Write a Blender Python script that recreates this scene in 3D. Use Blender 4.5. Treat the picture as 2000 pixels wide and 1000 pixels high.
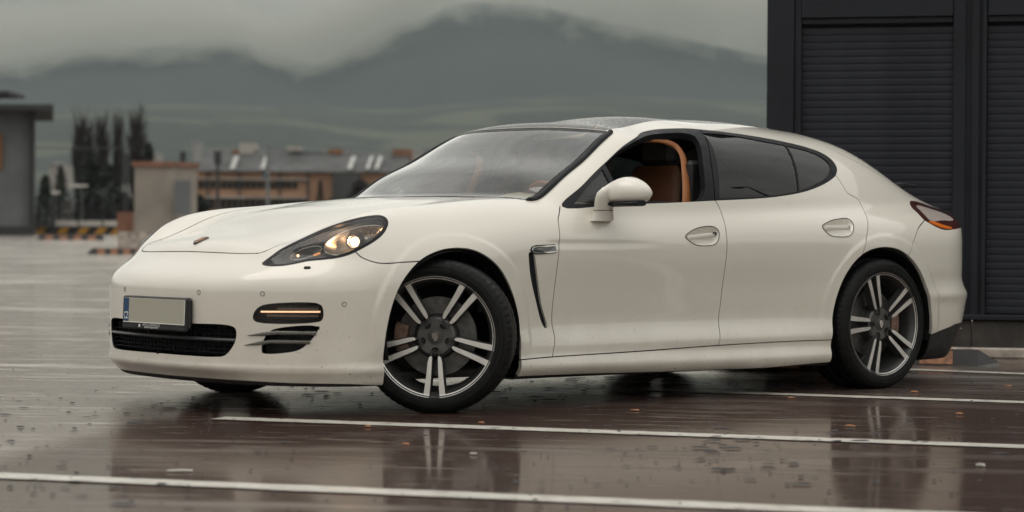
import bpy, math, random
import numpy as np
from mathutils import Matrix, Vector

for _o in list(bpy.data.objects): bpy.data.objects.remove(_o)
SC = bpy.context.scene
COL = SC.collection
rad = math.radians

# ------------------------------------------------------------- camera
def camera_rows(yaw, pitch, roll):
    f = np.array([math.cos(yaw)*math.cos(pitch), math.sin(yaw)*math.cos(pitch), math.sin(pitch)])
    r = np.array([math.sin(yaw), -math.cos(yaw), 0.0]); u = np.cross(r, f)
    c, s = math.cos(roll), math.sin(roll)
    return c*r+s*u, -s*r+c*u, f
CAM = np.array([-6.46702, -8.98593, 0.80490])
CR, CU, CF = camera_rows(0.8685043, -0.0091055, 0.0066602)
cam_data = bpy.data.cameras.new('camera')
cam = bpy.data.objects.new('camera', cam_data); COL.objects.link(cam)
cam.matrix_world = Matrix(((CR[0], CU[0], -CF[0], CAM[0]), (CR[1], CU[1], -CF[1], CAM[1]), (CR[2], CU[2], -CF[2], CAM[2]), (0, 0, 0, 1)))
cam_data.sensor_width = 36.0
cam_data.lens = 4473.135/2000*36
cam_data.clip_start = 0.1
cam_data.clip_end = 30000
cam_data.dof.use_dof = True
cam_data.dof.focus_distance = 11.2
cam_data.dof.aperture_fstop = 2.7
SC.camera = cam
SC.render.resolution_x = 1024; SC.render.resolution_y = 512

# ------------------------------------------------------------- sky, sun, exposure
world = bpy.data.worlds.new('World'); SC.world = world; world.use_nodes = True
wn = world.node_tree; wn.nodes.clear()
SUN_EL, SUN_ROT = rad(70), rad(300)
wo = wn.nodes.new('ShaderNodeOutputWorld'); wb = wn.nodes.new('ShaderNodeBackground')
sky = wn.nodes.new('ShaderNodeTexSky'); sky.sky_type = 'NISHITA'; sky.sun_disc = False
sky.sun_elevation = SUN_EL; sky.sun_rotation = SUN_ROT
sky.air_density = 1.0; sky.dust_density = 6.0; sky.ozone_density = 1.0
# overcast sky: the Nishita sky veiled by cloud, low layers darker and streaked, the zenith brightest
def _n(kind, **kw):
    n = wn.nodes.new('ShaderNode'+kind)
    for k, v in kw.items(): setattr(n, k, v)
    return n
def _m(op, a, b=None, clamp=False):
    m = _n('Math', operation=op, use_clamp=clamp)
    for i, v in enumerate((a, b)):
        if v is None: continue
        if isinstance(v, (int, float)): m.inputs[i].default_value = v
        else: wn.links.new(v, m.inputs[i])
    return m.outputs[0]
def _r(src, stops):
    r = _n('ValToRGB'); e = r.color_ramp.elements
    while len(e) < len(stops): e.new(.5)
    for q, (p, c) in zip(e, stops): q.position = p; q.color = (c, c, c, 1) if isinstance(c, (int, float)) else (*c, 1)
    wn.links.new(src, r.inputs[0]); return r.outputs[0]
def _noise(vec, scl, scale, detail, rough=.5, dist=0.0, loc=(0, 0, 0)):
    mp = _n('Mapping'); mp.inputs['Scale'].default_value = scl; mp.inputs['Location'].default_value = loc; wn.links.new(vec, mp.inputs[0])
    n = _n('TexNoise'); n.inputs['Scale'].default_value = scale; n.inputs['Detail'].default_value = detail; n.inputs['Roughness'].default_value = rough; n.inputs['Distortion'].default_value = dist
    wn.links.new(mp.outputs[0], n.inputs['Vector']); return n.outputs['Fac']
_tc = _n('TexCoord'); _vec = _tc.outputs['Generated']; _sp = _n('SeparateXYZ'); wn.links.new(_vec, _sp.inputs[0])
_z = _sp.outputs[2]
_big = _noise(_vec, (1, 1, 2.2), 2.2, 4, .5, .2, (1.3, .2, 0))
_fine = _noise(_vec, (1, 1, 2.6), 7.0, 6, .55, .15, (.4, 2.2, 0))
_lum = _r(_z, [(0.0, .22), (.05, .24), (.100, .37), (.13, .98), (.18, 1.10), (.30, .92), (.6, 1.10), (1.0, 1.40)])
_det = _noise(_vec, (1, 1, 2.4), 19.0, 7, .58, .3, (2.4, 1.2, 0))
_cl = _r(_m('ADD', _m('ADD', _m('MULTIPLY', _big, .52), _m('MULTIPLY', _fine, .28)), _m('MULTIPLY', _det, .20)), [(.32, .70), (.45, .90), (.55, 1.06), (.68, 1.26)])
_col = _r(_z, [(0.0, (1.0, .98, .87)), (.10, (1.0, .965, .84)), (.2, (1.0, .98, .90)), (.5, (1.0, .985, .93)), (1.0, (1.0, .995, .96))])
_dp = _n('VectorMath', operation='DOT_PRODUCT'); wn.links.new(_vec, _dp.inputs[0]); _dp.inputs[1].default_value = (float(CR[0]), float(CR[1]), 0)
_side = _r(_m('ADD', _m('MULTIPLY', _dp.outputs['Value'], 1.6), .5), [(0.0, .86), (.10, .66), (.2, .68), (.35, .92), (.5, 1.14), (.62, 1.12), (1.0, .96)])
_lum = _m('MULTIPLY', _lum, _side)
_mx = _n('Mix', data_type='RGBA', blend_type='MULTIPLY'); _mx.inputs[0].default_value = 1.0
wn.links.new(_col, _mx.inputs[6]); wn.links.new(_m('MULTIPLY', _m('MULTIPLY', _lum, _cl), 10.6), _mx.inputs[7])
_veil = _n('Mix', data_type='RGBA'); _veil.inputs[0].default_value = .95
wn.links.new(sky.outputs[0], _veil.inputs[6]); wn.links.new(_mx.outputs[2], _veil.inputs[7])
wb.inputs[1].default_value = .10
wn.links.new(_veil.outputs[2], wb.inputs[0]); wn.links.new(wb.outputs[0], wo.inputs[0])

SC.cycles.volume_bounces = 2
SC.view_settings.view_transform = 'Standard'; SC.view_settings.look = 'None'
SC.view_settings.gamma = 1.0; SC.view_settings.exposure = -0.07
SC.view_settings.use_curve_mapping = False
sun_data = bpy.data.lights.new('sun', 'SUN'); sun = bpy.data.objects.new('sun', sun_data); COL.objects.link(sun)
sun_data.energy = 0.85; sun_data.angle = rad(40); sun_data.color = (1.0, 0.95, 0.88)
# direction: the overcast is brightest high behind the camera's left shoulder
_d = Vector((math.cos(SUN_EL)*math.sin(SUN_ROT), math.cos(SUN_EL)*math.cos(SUN_ROT), math.sin(SUN_EL)))
sun.rotation_euler = _d.to_track_quat('Z', 'Y').to_euler()

# ------------------------------------------------------------- the body as a smooth field: F < 0 inside
class Spl:
    """natural cubic spline as linear basis; extrapolates linearly"""
    def __init__(s,k):
        s.k=k=np.asarray(k,float); n=len(k); h=np.diff(k)
        A=np.zeros((n,n)); B=np.zeros((n,n)); A[0,0]=A[-1,-1]=1
        for i in range(1,n-1):
            A[i,i-1]=h[i-1];A[i,i]=2*(h[i-1]+h[i]);A[i,i+1]=h[i]
            B[i,i-1]=6/h[i-1];B[i,i]=-6/h[i-1]-6/h[i];B[i,i+1]=6/h[i]
        s.M=np.linalg.solve(A,B)           # second derivatives = M @ values
    def basis(s,x):
        k=s.k; xc=np.clip(x,k[0],k[-1]); i=np.clip(np.searchsorted(k,xc,side='right')-1,0,len(k)-2)
        h=k[i+1]-k[i]; a=(k[i+1]-xc)/h; b=1-a
        W=((a**3-a)*h*h/6)[:,None]*s.M[i]+((b**3-b)*h*h/6)[:,None]*s.M[i+1]
        r=np.arange(len(x)); W[r,i]+=a; W[r,i+1]+=b
        e=x-xc
        if np.any(e):
            j=np.nonzero(e)[0]; ii=i[j]; hh=h[j]; aa=a[j]; bb=b[j]
            D=(-(3*aa**2-1)*hh/6)[:,None]*s.M[ii]+((3*bb**2-1)*hh/6)[:,None]*s.M[ii+1]
            q=np.arange(len(j)); D[q,ii]-=1/hh; D[q,ii+1]+=1/hh
            W[j]+=e[j][:,None]*D
        return W
class S1:
    def __init__(s,*p): s.s=Spl([q[0] for q in p]); s.v=np.array([q[1] for q in p],float)
    def __call__(s,x): return s.s.basis(x)@s.v
class S2:
    def __init__(s,xs,zs,T): s.a=Spl(xs); s.b=Spl(zs); s.T=np.array(T,float); assert s.T.shape==(len(xs),len(zs)),s.T.shape
    def __call__(s,x,z): return ((s.a.basis(x)@s.T)*s.b.basis(z)).sum(1)
def smax(a,b,k):
    h=np.clip(k-np.abs(a-b),0,None)/k; return np.maximum(a,b)+h*h*h*k/6
def smin(a,b,k): return -smax(-a,-b,k)
def sst(a,b,x):
    t=np.clip((x-a)/(b-a),0,1); return t*t*t*(t*(6*t-15)+10)
F_PLAN=S1((-1.1,.80),(-.8,.895),(-.5,.932),(-.2,.95),(0,.955),(.4,.946),(.8,.940),(1.5,.944),(2.1,.953),(2.6,.964),(2.92,.9655),(3.2,.955),(3.5,.925),(3.8,.870),(4.1,.78))
# inset D(x,z) from the plan half width
DZ=[.08,.14,.19,.24,.29,.36,.45,.56,.68,.78,.86,.93,1.0,1.08]
DX=[-.9,-.45,0,.5,1.5,2.4,2.92,3.35,3.95]
DT=[#.08  .14  .19  .24  .29  .36  .45  .56  .68  .78  .86  .93  1.0  1.08
 [.10, .045,.02, .015,.02, .020,.012,.010,.03, .08, .16, .26, .40, .60],
 [.08, .035,.02, .014,.012,.010,.005,.004,.015,.050,.11, .20, .32, .48],
 [.07, .035,.02, .012,.008,.005,.002,.000,.004,.022,.060,.125,.24, .42],
 [.09, .040,.006,.016,.020,.036,.036,.024,.010,.010,.030,.060,.12, .24],
 [.09, .030,.004,.018,.014,.040,.042,.027,.007,.002,.014,.032,.07, .16],
 [.09, .030,.004,.018,.012,.032,.034,.022,.005,.000,.012,.034,.08, .18],
 [.08, .040,.025,.015,.008,.006,.004,.000,.000,.004,.020,.050,.11, .22],
 [.12, .070,.035,.020,.010,.004,.000,.000,.004,.012,.034,.070,.14, .26],
 [.16, .100,.055,.030,.012,.002,.000,.006,.012,.022,.050,.100,.18, .30]]
F_INSET=S2(DX,DZ,DT)
# top of the lower body: centre line and crown
HX=[-1.05,-.85,-.65,-.45,-.25,0,.3,.6,1.0,2.0,2.8,3.3,3.7,4.1]
HA=[0,.25,.45,.58,.70,.80,.9,1.0]
HT=[[0.5789,0.5739,0.5489,0.5239,0.4884,0.4485,0.3989,0.3189],
 [0.73,0.725,0.7,0.694,0.6631,0.6181,0.545,0.465],
 [0.7983,0.7933,0.7733,0.7654,0.7888,0.7438,0.6583,0.5483],
 [0.8457,0.8407,0.8237,0.8116,0.8713,0.8448,0.7357,0.6057],
 [0.9057,0.9027,0.8897,0.8887,0.919,0.8945,0.7937,0.6737],
 [0.9462,0.9442,0.9362,0.9322,0.941,0.9155,0.8362,0.7262],
 [0.9831,0.9821,0.9761,0.9701,0.967,0.9438,0.8731,0.7831],
 [1.0016,1.0006,0.9946,0.9896,0.9816,0.9546,0.8996,0.8096],
 [1.0041,1.0041,1.0011,0.9941,0.9791,0.9541,0.9041,0.8341],
 [1.0114,1.0114,1.0084,1.0044,0.9934,0.9714,0.9314,0.8714],
 [1.0196,1.0196,1.0166,1.0096,0.9996,0.9796,0.9396,0.8796],
 [1.0158,1.0158,1.0108,1.0008,0.9878,0.9658,0.9208,0.8558],
 [1.0009,0.9979,0.9859,0.9759,0.9609,0.9359,0.8859,0.8159],
 [0.9692,0.9642,0.9492,0.9292,0.8992,0.8692,0.8192,0.7492]]
F_TOP=S2(HX,HA,HT)
# nose and tail as x = f(a, z)
NA=[0,.25,.45,.62,.76,.86,.95]
NZ=[.08,.14,.20,.25,.31,.40,.52,.62,.70,.78,.88]
NF=S2(NA,NZ,[[-0.8712,-0.9129,-0.9588,-0.9731,-0.9719,-0.9736,-0.9769,-0.9444,-0.8422,-0.7996,-0.6614],
 [-0.8553,-0.8971,-0.9429,-0.9573,-0.9561,-0.9576,-0.9609,-0.9286,-0.8263,-0.7837,-0.6454],
 [-0.8255,-0.8673,-0.9132,-0.9276,-0.9263,-0.9279,-0.9312,-0.8989,-0.8005,-0.7557,-0.6157],
 [-0.757,-0.7988,-0.8448,-0.8591,-0.8579,-0.8595,-0.8627,-0.8304,-0.7316,-0.6963,-0.5473],
 [-0.6501,-0.6919,-0.7378,-0.7522,-0.7509,-0.7525,-0.7558,-0.7235,-0.6235,-0.5697,-0.4403],
 [-0.5434,-0.5851,-0.631,-0.6453,-0.6441,-0.6457,-0.649,-0.6166,-0.5143,-0.4716,-0.3335],
 [-0.3931,-0.4349,-0.4809,-0.4952,-0.494,-0.4955,-0.4988,-0.4665,-0.3642,-0.3215,-0.1833]])
RA=[0,.3,.5,.65,.78,.88,.97]
RZ=[.08,.2,.28,.40,.50,.58,.66,.78,.90,1.0,1.06]
RF=S2(RA,RZ,[[3.8789,3.9511,4.0046,4.0499,4.0607,4.0375,4.0279,4.0284,4.0314,4.0263,4.0077],
 [3.8795,3.9518,4.0053,4.0506,4.0613,4.0381,4.0286,4.0293,4.0321,4.0269,4.0083],
 [3.8219,3.8942,3.9477,3.993,4.0037,3.9805,3.9709,3.9717,3.9744,3.9693,3.9507],
 [3.7486,3.8209,3.8743,3.9197,3.9303,3.9072,3.8977,3.8982,3.9012,3.896,3.8774],
 [3.6492,3.7216,3.7749,3.8203,3.831,3.8078,3.7983,3.7989,3.8018,3.7967,3.7781],
 [3.5154,3.5878,3.6411,3.6865,3.6972,3.6739,3.6645,3.6651,3.668,3.6628,3.6442],
 [3.3332,3.4056,3.459,3.5043,3.5151,3.4918,3.4823,3.4829,3.4858,3.4808,3.4621]])
# cabin
CX=[.4,.9,1.3,1.8,2.3,2.7,3.1,3.5,4.0]
CZ=[.9,1.0,1.1,1.2,1.3,1.42]
CW=S2(CX,CZ,[[0.8659,0.8316,0.7823,0.7279,0.6687,0.5943],
 [0.8789,0.8523,0.8079,0.7584,0.7039,0.6343],
 [0.8837,0.8661,0.8304,0.7848,0.7341,0.6684],
 [0.886,0.8701,0.8363,0.7925,0.7436,0.6798],
 [0.8758,0.8573,0.8179,0.7716,0.7151,0.6437],
 [0.8649,0.838,0.791,0.734,0.672,0.5999],
 [0.8321,0.7918,0.7413,0.686,0.6206,0.5503],
 [0.766,0.7108,0.6555,0.5904,0.5251,0.45],
 [0.6789,0.618,0.5571,0.4962,0.4252,0.3544]])
CP=S1(*zip([0.0, 0.25, 0.42, 0.6, 0.8, 1.0, 1.13, 1.3, 1.5, 1.75, 2.0, 2.3, 2.7, 3.1, 3.5, 3.85, 4.1],
 [0.717,0.8846,0.9893,1.1084,1.201,1.3107,1.3688,1.3882,1.4064,1.4368,1.4352,1.4386,1.42,1.3621,1.1911,1.0661,0.9974]))
BOW=S1((0,0),(.2,.012),(.4,.05),(.6,.12),(.75,.21),(.9,.34))
CC=S1((.4,.25),(.9,.3),(1.2,.5),(1.5,.8),(2.,1.),(2.5,1.1),(3.2,1.3),(4.,1.3))
def sa(a): return np.sqrt(a*a+.0036)
def crown(a): return .065*(a/.6)**2+.02*(a/.6)**4
KS=dict(top=.17,front=.12,rear=.11,bot=.04,cab=.13,uni=.05)
def Fb(p,parts=False):
    x=p[:,0]; a=np.abs(p[:,1]); z=p[:,2]
    w=F_PLAN(x)-F_INSET(x,z)
    fs=a-w
    zt=F_TOP(x,sa(a)); ft=(z-zt)
    # BULGES: chin lip, rear bumper ledge, vent crease, flared wheel-arch lips
    lipn=-.013*np.exp(-((z-.205)/.024)**2); ledge=(-.013*np.exp(-((z-.490)/.030)**2)+.010*np.exp(-((z-.575)/.045)**2))*sst(3.15,3.5,x)
    fs=fs+lipn*sst(-.2,-.5,x)+ledge+.0065*np.exp(-((z-.765)/.016)**2)*sst(.50,.64,x)*(1-sst(.8,1.45,x))
    for xc,zc_,r0 in ((.01,.345,.405),(2.93,.345,.415)):
        r=np.sqrt((x-xc)**2+(z-zc_)**2); fs=fs-.0075*(1-sst(r0+.045,r0+.075,r))*sst(.22,.36,z)
    ff=NF(sa(a),z)-x; fr=x-RF(sa(a),z)
    ff=ff+lipn; fr=fr+ledge
    low=smax(fs,ft,KS['top']); low=smax(low,ff*.9,KS['front']); low=smax(low,fr*.9,KS['rear']); low=smax(low,.13-z,KS['bot'])
    xb=x-BOW(sa(a))*(1-sst(1.3,2.2,x))
    zc=CP(xb)-crown(a)*CC(x)
    fc=(z-zc)*.92
    fw=(a-CW(x,smax(z,np.full_like(z,.9),.08)))*.88
    cab=smax(fc,fw,KS['cab']); cab=smax(cab,.82-z,.06); cab=smax(cab,fr*.9,KS['rear'])
    f=smin(low,cab,KS['uni'])
    return f
def grad(p,h=1e-3,F=Fb):
    g=np.empty_like(p)
    for i in range(3):
        d=np.zeros(3); d[i]=h; g[:,i]=(F(p+d)-F(p-d))/(2*h)
    return g

# ------------------------------------------------------------- meshing of the body field
def Fb_ch(p, n=120000):
    return np.concatenate([Fb(p[i:i+n]) for i in range(0, len(p), n)]) if len(p) else np.zeros(0)
def grad_n(p):
    h = 1.5e-3; n = len(p); q = np.repeat(p[None], 4, 0)
    k = np.array([[1,-1,-1],[-1,-1,1],[-1,1,-1],[1,1,1]], float)
    g = np.zeros_like(p)
    for i in range(4): g += k[i][None]*Fb_ch(p+h*k[i])[:, None]
    g /= 4*h
    return g
def project(p, it=2):
    for _ in range(it):
        g = grad_n(p); f = Fb_ch(p); p = p-g*(f/np.maximum((g*g).sum(1), .05))[:, None]
    return p
def surface_nets(h=.015):
    lo = np.array([-1.14, -0.03*0-h*.5, .02]); hi = np.array([4.20, 1.08, 1.50])
    # symmetric in y: grid points sit at +-h/2, +-3h/2 ...
    nx, ny, nz = [int(math.ceil(v)) for v in (hi-lo)/h]
    S = 4
    cx, cy, cz = [int(math.ceil(n/S))+1 for n in (nx, ny, nz)]
    gx, gy, gz = np.meshgrid(np.arange(cx), np.arange(cy), np.arange(cz), indexing='ij')
    cp = np.stack([lo[0]+(gx*S+S/2)*h, lo[1]+(gy*S+S/2)*h, lo[2]+(gz*S+S/2)*h], -1).reshape(-1, 3)
    cf = Fb_ch(cp).reshape(cx, cy, cz)
    near = np.abs(cf) < h*S*1.35
    big = np.repeat(np.repeat(np.repeat(cf, S, 0), S, 1), S, 2).astype(np.float64)
    nb = np.repeat(np.repeat(np.repeat(near, S, 0), S, 1), S, 2)
    idx = np.argwhere(nb)
    pts = lo+idx*h
    big[nb] = Fb_ch(pts)
    G = big; sg = G < 0
    X, Y, Z = G.shape
    cells = np.zeros((X-1, Y-1, Z-1), int)
    for a in (0, 1):
        for b in (0, 1):
            for c in (0, 1): cells += sg[a:X-1+a, b:Y-1+b, c:Z-1+c]
    act = (cells > 0) & (cells < 8)
    ci = np.argwhere(act); vid = -np.ones(act.shape, int); vid[act] = np.arange(len(ci))
    acc = np.zeros((len(ci), 3)); cnt = np.zeros(len(ci))
    cor = [(a, b, c) for a in (0, 1) for b in (0, 1) for c in (0, 1)]
    for i in range(8):
        for j in range(i+1, 8):
            d = np.subtract(cor[j], cor[i])
            if np.abs(d).sum() != 1: continue
            f0 = G[tuple((ci+cor[i]).T)]; f1 = G[tuple((ci+cor[j]).T)]
            m = (f0 < 0) != (f1 < 0)
            t = np.where(m, f0/np.where(m, f0-f1, 1), 0)
            acc += m[:, None]*(np.array(cor[i])+t[:, None]*d); cnt += m
    V = lo+(ci+acc/cnt[:, None])*h
    quads = []
    for ax in range(3):
        sl0 = [slice(None)]*3; sl1 = [slice(None)]*3; sl0[ax] = slice(0, -1); sl1[ax] = slice(1, None)
        e = sg[tuple(sl0)] != sg[tuple(sl1)]
        ei = np.argwhere(e)
        u, v = [(1, 2), (2, 0), (0, 1)][ax]
        ei = ei[(ei[:, u] > 0) & (ei[:, v] > 0)]
        ok = (ei[:, u] < act.shape[u]) & (ei[:, v] < act.shape[v]) & (ei[:, ax] < act.shape[ax]); ei = ei[ok]
        def off(du, dv):
            q = ei.copy(); q[:, u] += du; q[:, v] += dv; return vid[tuple(q.T)]
        Q = np.stack([off(-1, -1), off(0, -1), off(0, 0), off(-1, 0)], 1)
        flip = ~sg[tuple(ei.T)]
        Q[flip] = Q[flip][:, ::-1]
        quads.append(Q)
    Q = np.concatenate(quads)
    Q = Q[(Q >= 0).all(1)]
    V = project(V, 2)
    # mirror: cells in the first y layer straddle y=0
    seam = ci[:, 1] == 0
    V[seam, 1] = 0.0
    mirror = np.arange(len(V)); newid = np.where(seam, mirror, -1)
    extra = np.nonzero(~seam)[0]; newid[extra] = len(V)+np.arange(len(extra))
    Vm = V[extra]*[1, -1, 1]
    Vall = np.concatenate([V, Vm]); Qm = newid[Q][:, ::-1]
    Q = np.concatenate([Q, Qm])
    d1 = ((Vall[Q[:, 0]]-Vall[Q[:, 2]])**2).sum(1); d2 = ((Vall[Q[:, 1]]-Vall[Q[:, 3]])**2).sum(1)
    s = d1 <= d2
    T = np.concatenate([Q[s][:, [0, 1, 2]], Q[s][:, [0, 2, 3]], Q[~s][:, [0, 1, 3]], Q[~s][:, [1, 2, 3]]])
    return Vall, T

class Skin:
    def __init__(s, V, T):
        s.V, s.T = V, T; s.lab = np.zeros(len(T), int)
    def cut(s, g, proj=True, near=None):
        """split every triangle crossed by g = 0 (g is +big where nothing is to be cut)"""
        g = np.where(np.abs(g) < 2e-4, 2e-4, g)
        sg = g < 0; t = sg[s.T]; k = t.sum(1); m = (k == 1) | (k == 2)
        if near is not None: m &= near[s.T].all(1)
        if not m.any(): return
        T = s.T[m]; L = s.lab[m]; tt = t[m]; kk = k[m]
        lone = np.where(kk == 1, tt.argmax(1), (~tt).argmax(1))
        r = np.arange(len(T)); a = T[r, lone]; b = T[r, (lone+1) % 3]; c = T[r, (lone+2) % 3]
        e = np.concatenate([np.stack([a, b], 1), np.stack([a, c], 1)])
        es = np.sort(e, 1); uq, inv = np.unique(es, axis=0, return_inverse=True); inv = inv.reshape(-1)
        g0, g1 = g[uq[:, 0]], g[uq[:, 1]]; w = (g0/(g0-g1))[:, None]
        P = s.V[uq[:, 0]]*(1-w)+s.V[uq[:, 1]]*w
        if proj: P = project(P, 1)
        n0 = len(s.V); s.V = np.concatenate([s.V, P])
        ab = n0+inv[:len(T)]; ac = n0+inv[len(T):]
        new = np.concatenate([np.stack([a, ab, ac], 1), np.stack([ab, b, c], 1), np.stack([ab, c, ac], 1)])
        s.T = np.concatenate([s.T[~m], new]); s.lab = np.concatenate([s.lab[~m], L, L, L])
    def cen(s): return s.V[s.T].mean(1)

def seg_dist(P, A, B):
    """distance of points to a set of segments (any dimension)"""
    out = np.full(len(P), 1e9)
    for a, b in zip(A, B):
        d = b-a; t = np.clip(((P-a)@d)/max(d@d, 1e-12), 0, 1)
        out = np.minimum(out, np.sqrt(((P-a-t[:, None]*d)**2).sum(1)))
    return out
def inside(P, poly):
    c = np.zeros(len(P), bool); n = len(poly)
    for i in range(n):
        (x0, y0), (x1, y1) = poly[i], poly[(i+1) % n]
        if y0 == y1: continue
        m = ((P[:, 1] > y0) != (P[:, 1] > y1)) & (P[:, 0] < (x1-x0)*(P[:, 1]-y0)/(y1-y0)+x0)
        c ^= m
    return c
def crom(pts, n=6, closed=False):
    """Catmull-Rom (centripetal) through the points"""
    p = [np.array(q, float) for q in pts]; out = []
    N = len(p)
    if closed: q = [p[-1]]+p+[p[0], p[1]]; rng = range(1, N+1)
    else: q = [2*p[0]-p[1]]+p+[2*p[-1]-p[-2]]; rng = range(1, N)
    for i in rng:
        a, b, c, d = q[i-1:i+3]
        t1 = max(np.linalg.norm(b-a), 1e-6)**.5; t2 = t1+max(np.linalg.norm(c-b), 1e-6)**.5; t3 = t2+max(np.linalg.norm(d-c), 1e-6)**.5
        for k in range(n):
            t = t1+(t2-t1)*k/n
            A1 = (t1-t)/t1*a+t/t1*b; A2 = (t2-t)/(t2-t1)*b+(t-t1)/(t2-t1)*c; A3 = (t3-t)/(t3-t2)*c+(t-t2)/(t3-t2)*d
            B1 = (t2-t)/t2*A1+t/t2*A2; B2 = (t3-t)/(t3-t1)*A2+(t-t1)/(t3-t1)*A3
            out.append((t2-t)/(t2-t1)*B1+(t-t1)/(t2-t1)*B2)
    if not closed: out.append(p[-1])
    return np.array(out)
def sdf(P2, mask, poly, margin=.06):
    """signed distance of charted points to a polygon, +1 outside the mask"""
    poly = np.asarray(poly); lo = poly.min(0)-margin; hi = poly.max(0)+margin
    g = np.full(len(P2), 1.0)
    m = mask & (P2 > lo).all(1) & (P2 < hi).all(1); idx = np.nonzero(m)[0]
    Q = P2[idx]; d = seg_dist(Q, poly, np.roll(poly, -1, 0)); i = inside(Q, poly)
    g[idx] = np.where(i, -d, d)
    return g

# ------------------------------------------------------------- cut lines of the car, in metres (x aft, |y|, z)
SIDE = lambda V: V[:, [0, 2]]
TOP = lambda V: np.stack([V[:, 0], np.abs(V[:, 1])], 1)
FRONT = lambda V: np.stack([np.abs(V[:, 1]), V[:, 2]], 1)
_hd = np.array([-.45, .62, .64]); _hd /= np.linalg.norm(_hd)
_h1 = np.array([1.0, 0, 0]); _h1 -= _hd*(_h1@_hd); _h1 /= np.linalg.norm(_h1); _h2 = np.cross(_hd, _h1)
def HEAD(V):
    A = np.stack([V[:, 0], np.abs(V[:, 1]), V[:, 2]], 1); return np.stack([A@_h1, A@_h2], 1)
def chart3(ch, pts): return ch(np.array(pts, float))
def xz(*p): return np.array(p, float)

ARCH_F = [(-.366,-.3),(-.372,.142),(-.388,.25),(-.386,.33),(-.377,.40),(-.352,.50),(-.300,.598),(-.207,.683),(-.100,.730),(.007,.747),(.109,.738),(.197,.700),(.279,.636),(.352,.535),(.393,.439),(.409,.33),(.408,.24),(.402,.152),(.402,-.3)]
ARCH_R = [(2.518,-.3),(2.518,.155),(2.519,.272),(2.534,.384),(2.558,.496),(2.600,.592),(2.663,.670),(2.748,.725),(2.843,.750),(2.940,.755),(3.036,.741),(3.129,.700),(3.210,.635),(3.276,.545),(3.317,.445),(3.336,.361),(3.347,.276),(3.35,.15),(3.35,-.3)]
DLO = [(.734,.941),(.904,1.054),(1.091,1.163),(1.262,1.259),(1.420,1.313),(1.578,1.343),(1.669,1.353),(1.80,1.359),(1.904,1.357),(2.058,1.351),(2.251,1.334),(2.472,1.310),(2.645,1.284),(2.740,1.258),(2.790,1.222),(2.795,1.180),(2.752,1.138),(2.663,1.101),(2.521,1.061),(2.383,1.034),(2.192,1.011),(2.013,.998),(1.739,.985),(1.458,.971),(1.047,.954)]
TRI = [(.80,.956),(.93,1.052),(1.052,1.128),(1.056,.960)]
FWIN = [(1.082,.964),(1.082,1.155),(1.225,1.235),(1.390,1.293),(1.535,1.319),(1.640,1.329),(1.740,1.332),(1.776,1.318),(1.768,1.29),(1.712,1.17),(1.640,.994),(1.321,.979)]
RWIN = [(1.860,1.336),(1.96,1.338),(2.120,1.328),(2.271,1.309),(2.452,1.289),(2.615,1.266),(2.705,1.238),(2.742,1.205),(2.738,1.178),(2.700,1.145),(2.640,1.116),(2.517,1.079),(2.387,1.047),(2.196,1.022),(2.016,1.008),(1.760,.995),(1.78,1.05),(1.825,1.213)]
RDIV = [(2.462,1.34),(2.455,1.289),(2.425,1.161),(2.368,.99)]
DOOR1 = [(.728,.945),(.701,.914),(.669,.877),(.648,.805),(.640,.766),(.634,.718),(.627,.560),(.625,.43),(.633,.329),(.621,.284),(.605,.232)]
DOOR2 = [(1.728,.988),(1.748,.959),(1.758,.931),(1.756,.877),(1.746,.815),(1.740,.631),(1.738,.451),(1.726,.349),(1.701,.259)]
DOOR3 = [(2.750,1.136),(2.770,1.090),(2.788,1.045),(2.838,1.022),(2.870,1.005),(2.878,.966),(2.836,.894),(2.772,.796),(2.728,.708)]
SILL = [(.38,.228),(.605,.236),(1.139,.246),(1.701,.261),(2.131,.268),(2.54,.270)]
SEAM = [(-.486,.727),(-.468,.703),(-.426,.684),(-.392,.677),(-.300,.681),(-.19,.686)]
RBUMP = [(3.375,.905),(3.334,.890),(3.26,.858),(3.19,.80),(3.105,.70)]
HEADL = [(-.788,.569,.668),(-.776,.563,.681),(-.720,.583,.725),(-.651,.624,.770),(-.567,.669,.814),(-.481,.713,.853),(-.401,.742,.877),(-.329,.760,.890),(-.290,.770,.891),(-.274,.789,.882),(-.277,.814,.861),(-.305,.839,.830),(-.345,.856,.799),(-.407,.865,.765),(-.497,.850,.721),(-.558,.821,.700),(-.612,.781,.691),(-.662,.736,.684),(-.705,.702,.672),(-.744,.665,.663),(-.779,.610,.660)]
HOODL = [(-.809,0,.718),(-.808,.14,.719),(-.794,.317,.717),(-.770,.44,.7155),(-.748,.505,.718),(-.712,.535,.735),(-.62,.565,.772),(-.518,.593,.797),(-.331,.611,.869),(-.19,.608,.908),(-.024,.619,.933),(.235,.65,.963),(.42,.68,.98),(.52,.70,.985)]
COWL = [(.52,.70,.985),(.50,.66,.98),(.42,.50,.98),(.35,.25,.98),(.32,0,.98)]
WS = [(.365,0),(.40,.25),(.47,.5),(.545,.67),(.588,.749),(.682,.745),(.781,.737),(.919,.706),(1.074,.667),(1.235,.622),(1.262,.606),(1.25,.585),(1.177,.461),(1.122,.290),(1.091,.12),(1.085,0)]
ROOF = [(1.0885,0),(1.0935,.12),(1.1255,.29),(1.1805,.461),(1.254,.583),(1.36,.535),(1.46,.485),(1.61,.435),(1.8,.41),(2.4,.40),(2.66,.36),(2.74,.2),(2.76,0)]
RGLASS = [(2.93,0),(2.95,.3),(3.02,.47),(3.30,.52),(3.58,.52),(3.66,.45),(3.69,.2),(3.70,0)]
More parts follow.
